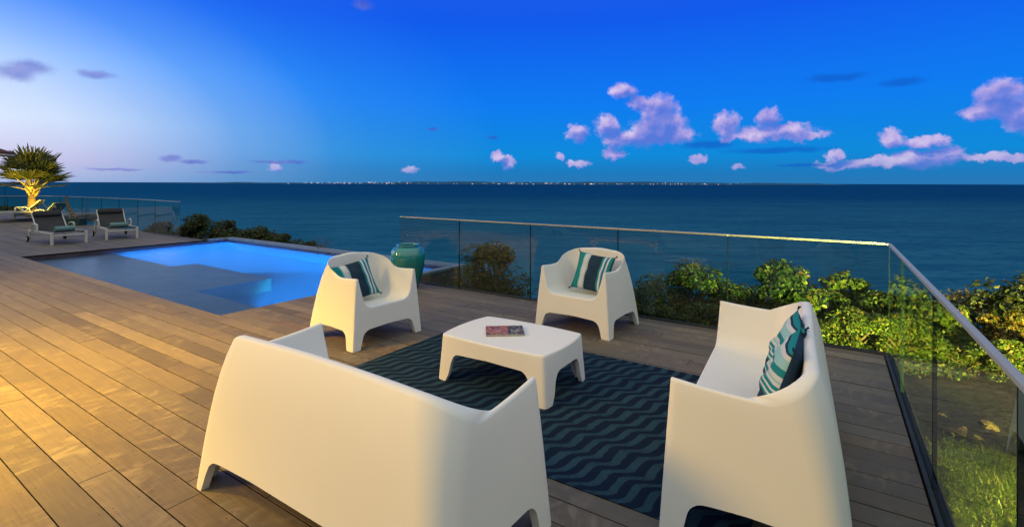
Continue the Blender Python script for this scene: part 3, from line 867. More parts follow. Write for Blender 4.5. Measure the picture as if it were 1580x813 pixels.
    V = [v for row in rows for v in row]; F = []
    F.append(tuple(range(n))[::-1])
    for r in range(len(rows)-1):
        for k in range(n):
            F.append((r*n+k, r*n+(k+1) % n, (r+1)*n+(k+1) % n, (r+1)*n+k))
    F.append(tuple(range((len(rows)-1)*n, len(rows)*n)))
    o = mk(name, V, F, m, parent, smooth=True, sharp=42)
    bm = bmesh.new(); bm.from_mesh(o.data)
    bmesh.ops.remove_doubles(bm, verts=bm.verts, dist=1e-5); bmesh.ops.recalc_face_normals(bm, faces=bm.faces[:])
    bm.to_mesh(o.data); bm.free(); o.data.set_sharp_from_angle(angle=R(42))
    return o

def seat(kind_, name, width, depth, label, cat, loc, rz, group=None):
    o = seat_shell(name, width, depth, M_PLASTIC, None, *((.655, .80, .012) if kind_ == 'chair' else (.668, .760, .026)))
    o.location = loc; o.rotation_euler = (0, 0, rz)
    return tag(o, label, cat, group)
# local front is -Y
seat('chair', 'armchair', .85, .80, 'white moulded plastic armchair with its back towards the blue pool', 'armchair', (-4.03, 3.39, 0), R(87), 'white moulded armchairs')
seat('chair', 'armchair', .89, .82, 'white moulded plastic armchair standing against the sea side glass fence', 'armchair', (-2.245, 5.0, 0), R(-4), 'white moulded armchairs')
seat('sofa', 'sofa', 1.71, .76, 'white moulded plastic sofa seen from behind, its back glowing warm', 'sofa', (-1.915, 1.585, 0), R(180), 'white moulded sofas')
seat('sofa', 'sofa', 1.84, .745, 'white moulded plastic sofa holding two striped cushions beside the right glass fence', 'sofa', (-.322, 3.13, 0), R(-87), 'white moulded sofas')

# ------------------------------------------------------------------ coffee table
def build_table():
    lx, ly, h = .985, .655, .355
    hx, hy = lx/2, ly/2; rc = .035
    cols = []
    def side(p0, p1, nrm, L):
        ms = [0, .02, .05, .078, .085, .09, .097, .107, .113, .12, .132, .15, .175, .21]
        us = ms + list(np.linspace(.26, L/2, 4)); us = us + [L-u for u in us[:-1][::-1]]
        for u in us:
            mm = min(u, L-u); cols.append((p0 + (p1-p0)*(u/L), nrm, arch(mm+.012, .078, (.225 if L > .7 else .215)), .030*(1-(2*u/L-1)**2)))
    def corner(cx, cy, a0):
        for k in range(1, 5):
            a = a0 + k/5*math.pi/2; cols.append((Vector((cx+rc*math.cos(a), cy+rc*math.sin(a))), Vector((math.cos(a), math.sin(a))), 0, 0))
    side(Vector((-hx+rc, -hy)), Vector((hx-rc, -hy)), Vector((0, -1)), lx-2*rc); corner(hx-rc, -hy+rc, -math.pi/2)
    side(Vector((hx, -hy+rc)), Vector((hx, hy-rc)), Vector((1, 0)), ly-2*rc); corner(hx-rc, hy-rc, 0)
    side(Vector((hx-rc, hy)), Vector((-hx+rc, hy)), Vector((0, 1)), lx-2*rc); corner(-hx+rc, hy-rc, math.pi/2)
    side(Vector((-hx, hy-rc)), Vector((-hx, -hy+rc)), Vector((-1, 0)), ly-2*rc); corner(-hx+rc, -hy+rc, math.pi)
    n = len(cols); rows = []
    def pt(c, z, k=0):
        p, nn, zb, bul = c; q = p*(1 - .055*z/h) + nn*(bul*(.4+.6*z/h) - k); return Vector((q.x, q.y, z))
    rows.append([Vector((*(c[0]*.80), .30)) for c in cols])
    rows.append([pt(c, max(c[2], .28), .05) for c in cols])
    rows.append([pt(c, c[2], .032) for c in cols])
    for f in (0, .12, .25, .4, .6, .8, .93, 1): rows.append([pt(c, c[2]+(h-.009-c[2])*f) for c in cols])
    for a in (30, 60, 90): rows.append([pt(c, h-.009+.009*math.sin(R(a)), .011*(1-math.cos(R(a)))) for c in cols])
    rows.append([pt(c, h, .03) for c in cols])
    V = [v for r in rows for v in r]; F = [tuple(range(n))[::-1]]
    for r in range(len(rows)-1):
        for k in range(n): F.append((r*n+k, r*n+(k+1) % n, (r+1)*n+(k+1) % n, (r+1)*n+k))
    F.append(tuple(range((len(rows)-1)*n, len(rows)*n)))
    o = mk('coffee_table', V, F, M_PLASTIC, None, smooth=True, sharp=42)
    o.location = (-2.115, 3.245, .008)
    tag(o, 'low white moulded plastic coffee table standing on the dark wavy rug', 'coffee table')
build_table()

# rug
bm = bmesh.new(); box(bm, -3.355, -.30, 2.262, 4.125, .0015, .008, .002)
tag(bm_obj('rug', bm, M_RUG), 'dark navy outdoor rug with teal wavy stripes under the coffee table', 'rug')

# magazine
def b_cover(nt, p):
    c = objc(nt)
    n = nt.noise(nt.scale(c, (9, 14, 1)), 1, 3, .5, 2.2)
    col = nt.ramp(n, [(.2, (.02, .02, .02)), (.36, (.25, .015, .02)), (.42, (.42, .20, .015)), (.47, (.26, .04, .12)), (.51, (.42, .38, .33)), (.55, (.04, .03, .025)), (.6, (.36, .04, .10)), (.68, (.08, .09, .02))], 'CONSTANT')
    x = nt.sep(c)[0]
    g = nt.noise(nt.scale(c, (30, 22, 1)), 1, 4, .6, 1)
    grey = nt.ramp(g, [(.35, (.015, .014, .014)), (.5, (.06, .055, .05)), (.62, (.30, .27, .22)), (.75, (.05, .06, .02))])
    nt.put(p.inputs['Base Color'], nt.mix(nt.m('GREATER_THAN', nt.m('ADD', x, nt.m('MULTIPLY', n, .1)), .075), col, grey))
M_COVER = principled('glossy_magazine_cover', (.2, .1, .1), .5, .2, build=b_cover)
M_PAGES = principled('paper_pages', (.45, .45, .43), .8, .2, build=lambda nt, p: nt.put(p.inputs['Base Color'], nt.mix(nt.noise(nt.scale(objc(nt), (5, 5, 900)), 1, 2), (.22, .23, .22), (.5, .5, .48))))
mg = thing('magazine', 'glossy magazine with pink and yellow cover lying on the white table', 'magazine', (-2.185, 3.245, .3635), R(37))
bm = bmesh.new(); box(bm, -.148, .148, -.112, .110, .002, .0145, .001); bm_obj('pages', bm, M_PAGES, mg)
bm = bmesh.new(); box(bm, -.150, .150, -.114, .112, .0147, .0162); box(bm, -.150, .150, -.114, .112, .0, .0018); box(bm, -.150, .150, .1122, .1136, .0, .0162)
bm_obj('cover', bm, M_COVER, mg)

# ------------------------------------------------------------------ cushions
def cushion(label, w, h, t, m, loc, rot, backm=None):
    N = 28
    o = None
    def surf(s):
        V = []
        for j in range(N+1):
            for i in range(N+1):
                u, v = i/N*2-1, j/N*2-1
                pin = .07
                x = u*w/2*(1 - pin*(1-abs(u)**3)*0 - pin*(1-v*v)*u*u*0) ; y = v*h/2
                x = u*w/2*(1 - .075*(1-v*v)); y = v*h/2*(1 - .075*(1-u*u))
                z = t/2*((1-abs(u)**2.4)*(1-abs(v)**2.4))**.55*s
                z += .004*math.sin(7*u+3*v)*math.sin(5*v-2*u)*(1-u*u)*(1-v*v)*4
                V.append((x, y, z))
        return V
    A, B = surf(1), surf(-1); V = A + B; F = []; fm = []
    K = (N+1)**2
    for j in range(N):
        for i in range(N):
            a = j*(N+1)+i; F.append((a, a+1, a+N+2, a+N+1)); fm.append(0)
    for j in range(N):
        for i in range(N):
            a = K+j*(N+1)+i; F.append((a+N+1, a+N+2, a+1, a)); fm.append(1)
    o = mk('cushion', V, F, m, smooth=True, mats=[m, backm or M_NAVY], fmat=fm)
    uvl = o.data.uv_layers.new(name='UVMap')
    li = np.zeros(len(o.data.loops), dtype=np.int32); o.data.loops.foreach_get('vertex_index', li)
    vv = np.array([( (k % K) % (N+1) / N, (k % K)//(N+1)/N) for k in range(2*K)], dtype=np.float32)
    uvl.data.foreach_set('uv', vv[li].ravel())
    bm = bmesh.new(); bm.from_mesh(o.data); bmesh.ops.remove_doubles(bm, verts=bm.verts, dist=1e-4)
    bm.to_mesh(o.data); bm.free()
    o.matrix_world = Matrix.Translation(loc) @ rot
    tag(o, label, 'cushion', 'striped cushions on the seats')
    # thread tufts at the corners
    for sx in (-1, 1):
        for sy in (-1, 1):
            lst = []
            for k in range(6):
                a = math.atan2(sy, sx) + random.uniform(-.6, .6)
                p = Vector((sx*w/2*.985, sy*h/2*.985, 0)); q = p + Vector((math.cos(a)*.028, math.sin(a)*.028, random.uniform(-.012, .012)))
                lst.append(([p, (p+q)/2 + Vector((0, 0, .002)), q], .0022))
            tubes('corner_tuft', lst, M_PILLOW if m is M_PILLOW else M_PILLOW2, o, 5)
    return o
def rotm(face_ang, lean, roll):
    """cushion plane: local z -> direction face_ang (in plan), leaning back by lean, spun by roll in its plane"""
    return Matrix.Rotation(face_ang + math.pi/2, 4, 'Z') @ Matrix.Rotation(R(90)-lean, 4, 'X') @ Matrix.Rotation(roll, 4, 'Z')
cushion('teal and navy striped cushion tipped on the armchair backing the pool', .44, .40, .13, M_PILLOW, (-4.10, 3.33, .545), rotm(R(-12), R(24), R(9)))
cushion('teal and navy striped cushion on the armchair by the sea glass fence', .45, .42, .13, M_PILLOW, (-2.21, 5.02, .565), rotm(R(-94), R(22), R(-5)))
cushion('striped cushion on the sofa, the farther one, behind its twin', .46, .46, .15, M_PILLOW2, (-.215, 3.12, .590), rotm(R(187), R(20), R(90)))
cushion('striped cushion on the sofa, the nearer one with navy back showing', .46, .46, .15, M_PILLOW2, (-.205, 2.74, .585), rotm(R(179), R(18), R(90)))

# ------------------------------------------------------------------ vase
vx, vy = at(629.5, 7.25)
vz = thing('ceramic_jar', 'tall glossy teal glazed ceramic jar behind the armchair near the pool', 'jar', (vx, vy, 0))
H_ = .63
prof = [(.001, 0), (.150, 0), (.158, .012), (.185, .10), (.218, .22), (.243, .34), (.254, .43), (.252, .50), (.236, .555), (.205, .592), (.172, .608), (.158, .613), (.156, .622), (.166, .630), (.172, .637), (.168, .644), (.156, .645), (.146, .638), (.143, .622), (.150, .606), (.19, .585), (.22, .54), (.235, .46), (.225, .34), (.19, .18), (.14, .05), (.001, .04)]
lathe('jar_body', prof, M_GLAZE, vz)

# ------------------------------------------------------------------ loungers
def make_lounger(label, loc, rz, group):
    t = thing('sun_lounger', label, 'sun lounger', loc, rz, group)
    W = .33
    bm = bmesh.new()
    for s in (-1, 1): box(bm, -.86, .80, s*W-.016, s*W+.016, .262, .312, .006)
    box(bm, .775, .805, -W+.017, W-.017, .215, .25, .005); box(bm, -.86, -.83, -W+.017, W-.017, .262, .30, .005)
    box(bm, -.02, .01, -W+.017, W-.017, .250, .285, .005)
    bm_obj('frame', bm, M_WMETAL, t)
    for s in (-1, 1):
        bm = bmesh.new(); box(bm, .762, .812, s*W-.026, s*W+.026, 0, .32, .006); bm_obj('leg', bm, M_WMETAL, t)
        bm = bmesh.new(); box(bm, -.80, -.76, s*W-.02, s*W+.02, .06, .262, .006); bm_obj('leg', bm, M_WMETAL, t)
        V, F = tube_geo([(-.78, s*(W+.026), .07), (-.78, s*(W+.062), .07)], .07, 20)
        wh = mk('wheel', V, F, M_RUBBER, t, smooth=True, sharp=50)
        V, F = tube_geo([(-.78, s*(W+.060), .07), (-.78, s*(W+.066), .07)], .045, 16)
        mk('hub', V, F, M_WMETAL, wh, smooth=True, sharp=50)
        bm = bmesh.new()
        box(bm, -.12, -.07, s*(W+.034)-.016, s*(W+.034)+.016, .27, .455, .006)
        o = bm_obj('armrest', bm, M_WMETAL, t)
        tubes('arm_bow', [([(-.075, s*(W+.034), .445), (-.14, s*(W+.034), .478), (-.28, s*(W+.034), .484), (-.42, s*(W+.034), .462), (-.50, s*(W+.034), .40), (-.53, s*(W+.034), .30)], .017),
                           ([(-.15, s*(W+.034), .47), (-.42, s*(W+.034), .285)], .009)], M_WMETAL, o)
    # seat sling, slightly sagging
    V, F = [], []
    n = 14
    for i in range(n+1):
        f = i/n; x = -.36 + f*1.12; z = .315 - .030*math.sin(f*math.pi)
        for zz in (z+.004, z-.004): V += [(x, -W+.018, zz), (x, W-.018, zz)]
    for i in range(n):
        a = i*4; F += [(a, a+4, a+5, a+1), (a+2, a+3, a+7, a+6), (a, a+2, a+6, a+4), (a+1, a+5, a+7, a+3)]
    mk('seat_sling', V, F, M_SLING, t, smooth=True, sharp=40)
    B0, B1 = Vector((-.36, 0, .322)), Vector((-.78, 0, .735)); d = (B1-B0).normalized(); nn = Vector((-d.z, 0, d.x))*-1
    fr = []
    for s in (-1, 1): fr.append(([B0+Vector((0, s*(W-.03), 0)), B1+Vector((0, s*(W-.03), 0))], .015))
    fr.append(([B1+Vector((0, -W+.03, 0)), B1+Vector((0, W-.03, 0))], .015))
    bf = tubes('back_frame', fr, M_WMETAL, t)
    V = []; F = []
    for i in range(9):
        f = i/8; p = B0.lerp(B1, f) - Vector((.02, 0, .02))*math.sin(f*math.pi)*.8
        for k in (.005, -.005):
            q = p + nn*k; V += [(q.x, -W+.035, q.z), (q.x, W-.035, q.z)]
    for i in range(8):
        a = i*4; F += [(a, a+4, a+5, a+1), (a+2, a+3, a+7, a+6), (a, a+2, a+6, a+4), (a+1, a+5, a+7, a+3)]
    mk('back_sling', V, F, M_SLING, t, smooth=True, sharp=40)
    c = B0.lerp(B1, .90) + nn*.03
    if nn.z < 0: c = B0.lerp(B1, .90) - nn*.03
    V, F = [], []
    m_ = 20
    for yv, k in ((-W+.05, .2), (-W+.052, .75), (-W+.062, .95), (-W+.09, 1), (0, 1.04), (W-.09, 1), (W-.062, .95), (W-.052, .75), (W-.05, .2)):
        for j in range(m_):
            a = 2*math.pi*j/m_; q = c + d*(.085*k*math.cos(a)) + nn*(.042*k*math.sin(a)); V.append((q.x, yv, q.z))
    for i in range(8):
        for j in range(m_): F.append((i*m_+j, i*m_+(j+1) % m_, (i+1)*m_+(j+1) % m_, (i+1)*m_+j))
    F += [tuple(range(m_))[::-1], tuple(range(8*m_, 9*m_))]
    mk('headrest', V, F, M_PAD, t, smooth=True)
    return t
GL = 'white framed sun loungers with dark slings'
l1 = make_lounger('white framed sun lounger nearer the deck, one wheel showing, with rolled towel', (-16.72, 4.16, 0), R(2), GL)
l2 = dup(l1, (-16.98, 5.47, 0), R(-8), 'white framed sun lounger closest to the glass fence end, with rolled towel', GL)

def towel(label, loc, rz):
    t_ = []
    V, F = [], []
    turns = 3.1; n = 90
    prof = []
    for i in range(n):
        a = i/n*turns*2*math.pi; r = .018 + .052*i/n; prof.append((r*math.cos(a), r*math.sin(a)))
    for y in (-.19, -.185, 0, .185, .19):
        k = .96 if abs(y) > .188 else 1
        for (a, b) in prof: V.append((a*k, y, b*k+.07))
    for j in range(4):
        for i in range(n-1): F.append((j*n+i, j*n+i+1, (j+1)*n+i+1, (j+1)*n+i))
    o = mk('rolled_towel', V, F, M_TOWEL, smooth=True)
    md = o.modifiers.new('thick', 'SOLIDIFY'); md.thickness = .013; md.offset = 0
    o.location = loc; o.rotation_euler = (0, 0, rz)
    return tag(o, label, 'towel', 'rolled towels on the loungers')
towel('rolled sea green towel across the lounger nearer the deck', (-16.34, 4.20, .298), R(4))
towel('rolled sea green towel across the lounger closest to the glass fence end', (-16.60, 5.42, .298), R(-8))

# raised platform with two more loungers, far end
px, py = at(10, 19.6)
plat = bmesh.new()
Mp = Matrix.Translation((px, py, 0)) @ Matrix.Rotation(PSI, 4, 'Z')
box(plat, -7, 1.02, -1.9, 3.8, -.25, .10, .01, Mp)
kind(bm_obj('raised_terrace', plat, M_DECK), 'structure')
a1 = at(50, 18.6); a2 = at(76, 18.6)
l3 = dup(l1, (at(24, 19.0)[0], at(24, 19.0)[1], .10), R(-118), 'far sun lounger on the raised terrace left of the palm trunk', GL)
l4 = dup(l1, (at(66, 19.3)[0], at(66, 19.3)[1]-.0, .0), R(-150), 'far sun lounger with only its black headrest showing right of the palm trunk', GL)
f4 = thing('glass_fence', 'low glass fence behind the far lounger at the palm tree', 'glass fence')
fence_run(f4, [at(-60, 22.5), at(-20, 22.6), at(12, 22.8), at(43, 23)], .0, 0.88, shoe=False)
f5 = thing('glass_fence', 'tallest glass fence at the far end, topped by a rail near the horizon', 'glass fence')
fence_run(f5, [at(-80, 27), at(-30, 27), at(8, 27), at(46, 27)], -.2, 1.31, shoe=False)

# planter box; solid curved trunk stands in for a reflection in the glass
bx, by = at(117, 17.6)
M_GREENBOX = principled('dark_green_planter', (.012, .04, .028), .5, .4, build=lambda nt, p: nt.put(p.inputs['Base Color'], nt.mix(nt.noise(objc(nt), 5, 4), (.010, .03, .022), (.02, .06, .04))))
pl = thing('planter_box', 'dark green planter box by the glass fence, with a curved trunk shape standing in for a reflection', 'planter', (bx, by, 0), PSI)
bm = bmesh.new(); box(bm, -.27, .27, -.16, .16, 0, .25, .012); bm_obj('box', bm, M_GREENBOX, pl)
tp = []
for i in range(15):
    f = i/14; tp.append(((-.22 - .26*math.sin(f*1.5)*(1)), 0, .24 + .82*f))
tubes('trunk', [([(.02 - .36*(1-(1-f)**2.2), 0, .24+.80*f) for f in np.linspace(0, 1, 22)], [(.06 - .028*f)*(1+.16*(i % 2)) for i, f in enumerate(np.linspace(0, 1, 22))])], M_PTRUNK, pl, 10)  # solid tube shaped after a reflected palm trunk

# pavilion eave, cut by the left edge of the photo
ex, ey = at(-26, 16.0)
ev = thing('parasol', 'tip of a brown parasol with pale underside at the far left edge', 'parasol', (ex, ey, 0), PSI)
M_BROWN = principled('brown_canvas', (.10, .035, .02), .8, .2, build=lambda nt, p: nt.put(p.inputs['Base Color'], nt.mix(nt.noise(objc(nt), 7, 4), (.08, .025, .015), (.14, .05, .03))))
M_CREAM = principled('cream_canvas', (.5, .47, .42), .8, .2, build=lambda nt, p: nt.put(p.inputs['Base Color'], nt.mix(nt.noise(objc(nt), 7, 4), (.42, .38, .33), (.55, .52, .47))))
zt = high(229, 16, 0)
def cone(name, r, z0, z1, m, th):
    n = 8; V = [(0, 0, z1), (0, 0, z1-th)]
    for zz in (0, th):
        V += [(r*math.cos(2*math.pi*(k)/n), r*math.sin(2*math.pi*(k)/n), z0-zz) for k in range(n)]
    F = []
    for k in range(n):
        l = (k+1) % n
        F += [(0, 2+k, 2+l), (1, 2+n+l, 2+n+k), (2+k, 2+n+k, 2+n+l, 2+l)]
    return mk(name, V, F, m, ev)
cone('canopy', .72, zt-.12, zt+.16, M_BROWN, .06); cone('valance', .735, zt-.185, zt+.09, M_CREAM, .05)
tubes('pole', [([(0, 0, 0), (0, 0, zt+.1)], .03)], M_CREAM, ev)

# ------------------------------------------------------------------ vegetation
def leaves_mesh(C, Nrm, size, m, name, parent, aspect=.62, fold=.25):
    n = len(C)
    Nrm = Nrm/np.linalg.norm(Nrm, axis=1, keepdims=True)
    a = rng.normal(size=(n, 3)); T = a - Nrm*(a*Nrm).sum(1, keepdims=True); T /= np.linalg.norm(T, axis=1, keepdims=True)
    B = np.cross(Nrm, T)
    s = size*rng.uniform(.6, 1.35, size=(n, 1)); w = s*aspect
    up = Nrm*w*fold
    P = [C - T*s*.5, C - T*s*.18 + B*w*.46 + up, C + T*s*.22 + B*w*.40 + up, C + T*s*.52, C + T*s*.22 - B*w*.40 + up, C - T*s*.18 - B*w*.46 + up]
    V = np.stack(P, 1).reshape(-1, 3)
    idx = np.arange(n)[:, None]*6
    q = np.concatenate([idx + np.array([[0, 1, 2, 3]]), idx + np.array([[0, 3, 4, 5]])], 1).reshape(-1)
    me = bpy.data.meshes.new(name)
    me.vertices.add(len(V)); me.vertices.foreach_set('co', V.astype(np.float32).ravel())
    me.loops.add(len(q)); me.loops.foreach_set('vertex_index', q.astype(np.int32))
    me.polygons.add(len(q)//4); me.polygons.foreach_set('loop_start', np.arange(0, len(q), 4, dtype=np.int32))
    me.update(calc_edges=True); me.materials.append(m)
    o = bpy.data.objects.new(name, me); COL.objects.link(o)
    if parent: o.parent = parent
    return o
def bush(name, label, cat, loc, zbase, ztop, rx, ry, nl, size, m, group=None, clumps=26, low=.0, aspect=.62, spiky=0):
    t = thing(name, label, cat, (loc[0], loc[1], zbase), 0, group)
    h = ztop - zbase
    C = []; Nn = []; stems = []
    cs = []
    for k in range(clumps):
        a = random.uniform(0, 2*math.pi); f = random.random()**.5; hz = random.uniform(low, 1)
        wd = math.sqrt(max(.05, 1-(abs(hz-.42)/.62)**2.4))
        cs.append(Vector((rx*f*math.cos(a)*wd, ry*f*math.sin(a)*wd, h*(.08+.84*hz))))
    cs.append(Vector((rx*.1, 0, h*.93)))
    mid = Vector((0, 0, h*.45))
    per = nl//len(cs)
    for c in cs:
        rr = random.uniform(.14, .26)*min(1.25, h)*(.75 if c.z > h*.7 else 1.0)
        v = rng.normal(size=(per, 3)); v /= np.linalg.norm(v, axis=1, keepdims=True)
        rad = rr*rng.uniform(.35, 1, size=(per, 1))**.55
        p = np.array(c) + v*rad*np.array([1.1, 1.1, .85])
        nrm = v*.7 + np.array([0, -.15, .6]) + rng.normal(size=(per, 3))*.5
        C.append(p); Nn.append(nrm)
        st = Vector((random.uniform(-.12, .12)*rx*2, random.uniform(-.1, .1)*ry*2, 0))
        md = st.lerp(c, .5) + Vector((random.uniform(-.06, .06), random.uniform(-.06, .06), .05))
        stems.append(([st, md, c], [.016*h, .011*h, .005*h]))
        for _ in range(2):
            e = c + Vector(tuple(rng.normal(size=3)))*rr*.6; stems.append(([c, e], [.004*h, .002*h]))
    C = np.concatenate(C); Nn = np.concatenate(Nn)
    k = C[:, 2] > .02
    tubes('stems', stems, M_BARK, t, 5)
    leaves_mesh(C[k], Nn[k], size, m, 'foliage', t, aspect)
    return t
HG = 'shrubs of the clifftop hedge'
# (column, distance, top row, rx, ry, leaves, size, material, label)
hedge = [
 (1010, 5.95, 468, .36, .20, 2200, .046, M_LEAF_Y, 'knee high fine leaved shrub close to the glass, nearest the armchair'),
 (1092, 5.75, 470, .36, .18, 2400, .044, M_LEAF_Y, 'knee high fine leaved shrub at the foot of the upright dense shrub'),
 (1160, 6.05, 447, .42, .26, 2600, .048, M_LEAF_O, 'olive leaved shrub between the dip and the large leaved shrub'),
 (1228, 5.75, 476, .36, .2, 2400, .044, M_LEAF_Y, 'yellow green fine leaved shrub low behind the cushions of the sofa'),
 (1300, 5.62, 478, .40, .2, 2800, .044, M_LEAF_Y, 'low golden green shrub against the glass, right of the sofa back'),
 (1378, 5.42, 486, .36, .2, 2600, .044, M_LEAF_Y, 'low golden green shrub squeezed into the glass corner'),
 (1560, 5.7, 482, .46, .3, 3000, .050, M_LEAF_R, 'rusty green shrub below the dark one at the right edge'),
 (990, 6.25, 440, .40, .34, 2400, .062, M_LEAF_Y, 'low bright green shrub just right of the armchair at the glass fence'),
 (1062, 6.35, 410, .50, .40, 4200, .060, M_LEAF_Y, 'upright dense green shrub rising above the hedge left of the gap of sea'),
 (1125, 6.30, 456, .45, .36, 2600, .060, M_LEAF_Y, 'low shrub filling the dip in the hedge behind the sofa arm'),
 (1195, 6.25, 408, .42, .34, 2500, .095, M_LEAF_Y, 'large leaved yellow green shrub standing tall directly behind the sofa back'),
 (1255, 6.05, 448, .42, .34, 3000, .062, M_LEAF_Y, 'rounded leafy shrub beside the large leaved one behind the sofa'),
 (1292, 6.45, 424, .38, .34, 2200, .090, M_LEAF_Y, 'soft olive shrub with a tall loose top left of the glass corner'),
 (1345, 6.05, 452, .50, .36, 3800, .062, M_LEAF_Y, 'wide sunny yellow green shrub at the glass fence corner'),
 (1415, 6.10, 452, .46, .36, 3000, .075, M_LEAF_Y, 'shrub just right of the glass corner, seen through the glass'),
 (1455, 6.9, 470, .46, .4, 2500, .085, M_LEAF_O, 'dark olive shrub behind the second right glass panel'),
 (1512, 6.4, 455, .55, .4, 4200, .055, M_LEAF_R, 'russet tinged shrub showing above the right handrail'),
 (1590, 5.9, 425, .42, .4, 2400, .090, M_LEAF_D, 'dark large leaved shrub cut by the right edge of the photo'),
 (1430, 5.35, 515, .40, .32, 2400, .052, M_LEAF_Y, 'low small leaved shrub behind the rocks on the left'),
 (1490, 5.25, 530, .42, .30, 2400, .052, M_LEAF_O, 'low olive leaved shrub right behind the rocks'),
 (1556, 5.2, 525, .42, .32, 2400, .058, M_LEAF_Y, 'low shrub under the handrail near the right edge of the photo'),
]
for (u, Y, v, rx, ry, n, s, m, lab) in hedge:
    x, y = at(u, Y)
    zb = ground_z(x, y) - .02
    bush('shrub', lab, 'shrub', (x, y), zb, high(v, Y, u), rx*1.15, ry, int(n*1.9), s*.74, m, HG, clumps=32)
x, y = at(757, 8.3)
bush('bush', 'lone dark olive bush on bare stems behind the glass left of the far armchair', 'bush', (x, y), -1.35, high(376, 8.3), .66, .5, 6500, .07, M_LEAF_O, None, clumps=34, low=.32, aspect=.35)
dk = [(255, 15.2, 344, .6, 'dark shrub seen through the end panel of the curved glass fence'), (305, 14.6, 332, .62, 'tallest dark shrub right of the end of the curved glass fence'),
      (352, 14.2, 340, .62, 'dark shrub behind the far pool corner'), (398, 13.6, 352, .6, 'dark shrub in the middle of the row behind the pool edge'),
      (432, 12.9, 362, .45, 'last rounded dark shrub of the row behind the pool edge'), (478, 12.2, 375, .3, 'small low plant behind the pool edge, nearest the bare grass stalks'), (226, 15.8, 356, .5, 'low dark shrub behind the glass at the lounger by the fence')]
for (u, Y, v, rx, lab) in dk:
    x, y = at(u, Y+.75)
    bush('shrub', lab, 'shrub', (x, y), -1.1, high(v, Y+.75, u), rx*1.5, .5, 4200, .085, M_LEAF_D, 'dark shrubs behind the pool', clumps=34, low=.1)
# dry stalks behind the infinity edge
def stalks(u, Y, n, h, label):
    x, y = at(u, Y); t = []
    V, F = [], []
    for k in range(n):
        sx, sy = random.gauss(0, .18), random.gauss(0, .1); a = random.gauss(0, .25)
        hh = h*random.uniform(.5, 1)
        v, f = tube_geo([(sx, sy, 0), (sx+a*.2*hh, sy, hh*.6), (sx+a*.5*hh, sy, hh)], [.006, .004, .002], 4)
        o = len(V); V += v; F += [tuple(i+o for i in q) for q in f]
    o = mk('grass_tuft', V, F, M_BARK); o.location = (x, y, -.6)
    tag(o, label, 'grass tuft', 'dry grass tufts behind the pool edge')
stalks(497, 11.6, 34, high(360, 11.6)+.6, 'dry grass tuft with tall thin stalks, nearest the low plant behind the pool')
stalks(522, 11.2, 22, high(378, 11.2)+.6, 'short dry grass tuft just left of the armchair behind the pool')

# grass
def build_grass():
    n = 150000
    x = rng.uniform(.5, 2.6, n); y = rng.uniform(2.2, 5.1, n)
    dens = np.clip((4.95 - y)/.55, .05, 1); k = rng.random(n) < dens
    x, y = x[k], y[k]; n = len(x)
    z = np.array([ground_z(a, b) for a, b in zip(x, y)])
    patch = .6+.5*np.sin(x*3.1+1)*np.sin(y*2.7)+.25*np.sin(x*9)*np.sin(y*8)
    h = rng.uniform(.025, .085, n)*np.clip(patch+.5, .5, 1.5); a = rng.uniform(0, 2*np.pi, n); l = rng.uniform(.2, .9, n)*h
    w = rng.uniform(.002, .0042, n)
    dx, dy = np.cos(a), np.sin(a)
    P = np.stack([x, y, z-.005], 1); D = np.stack([dx, dy, 0*dx], 1); Bq = np.stack([-dy, dx, 0*dx], 1)
    V = np.stack([P - Bq*w[:, None], P + Bq*w[:, None],
                  P + D*(l*.35)[:, None] + np.array([0, 0, 1])*(h*.62)[:, None] + Bq*(w*.8)[:, None], P + D*(l*.35)[:, None] + np.array([0, 0, 1])*(h*.62)[:, None] - Bq*(w*.8)[:, None],
                  P + D*l[:, None] + np.array([0, 0, 1])*h[:, None]], 1).reshape(-1, 3)
    i = np.arange(n)*5
    me = bpy.data.meshes.new('grass')
    F = []
    q = np.stack([i, i+1, i+2, i+3], 1).ravel(); tr = np.stack([i+3, i+2, i+4], 1).ravel()
    me.vertices.add(len(V)); me.vertices.foreach_set('co', V.astype(np.float32).ravel())
    lp = np.concatenate([q, tr]).astype(np.int32)
    me.loops.add(len(lp)); me.loops.foreach_set('vertex_index', lp)
    me.polygons.add(2*n); me.polygons.foreach_set('loop_start', np.concatenate([np.arange(n)*4, 4*n+np.arange(n)*3]).astype(np.int32))
    me.update(calc_edges=True); me.materials.append(M_GRASS)
    o = bpy.data.objects.new('grass', me); COL.objects.link(o); kind(o, 'stuff')
build_grass()
rk = [(1478, 668, .11, 'largest tan rock, behind the seam of the right glass fence'), (1508, 680, .085, 'flat tan rock right of the largest one'), (1452, 640, .07, 'small tan rock nearest the deck corner'),
      (1528, 652, .075, 'tan rock farthest back under the low shrubs'), (1440, 655, .055, 'small rock touching the deck edge')]
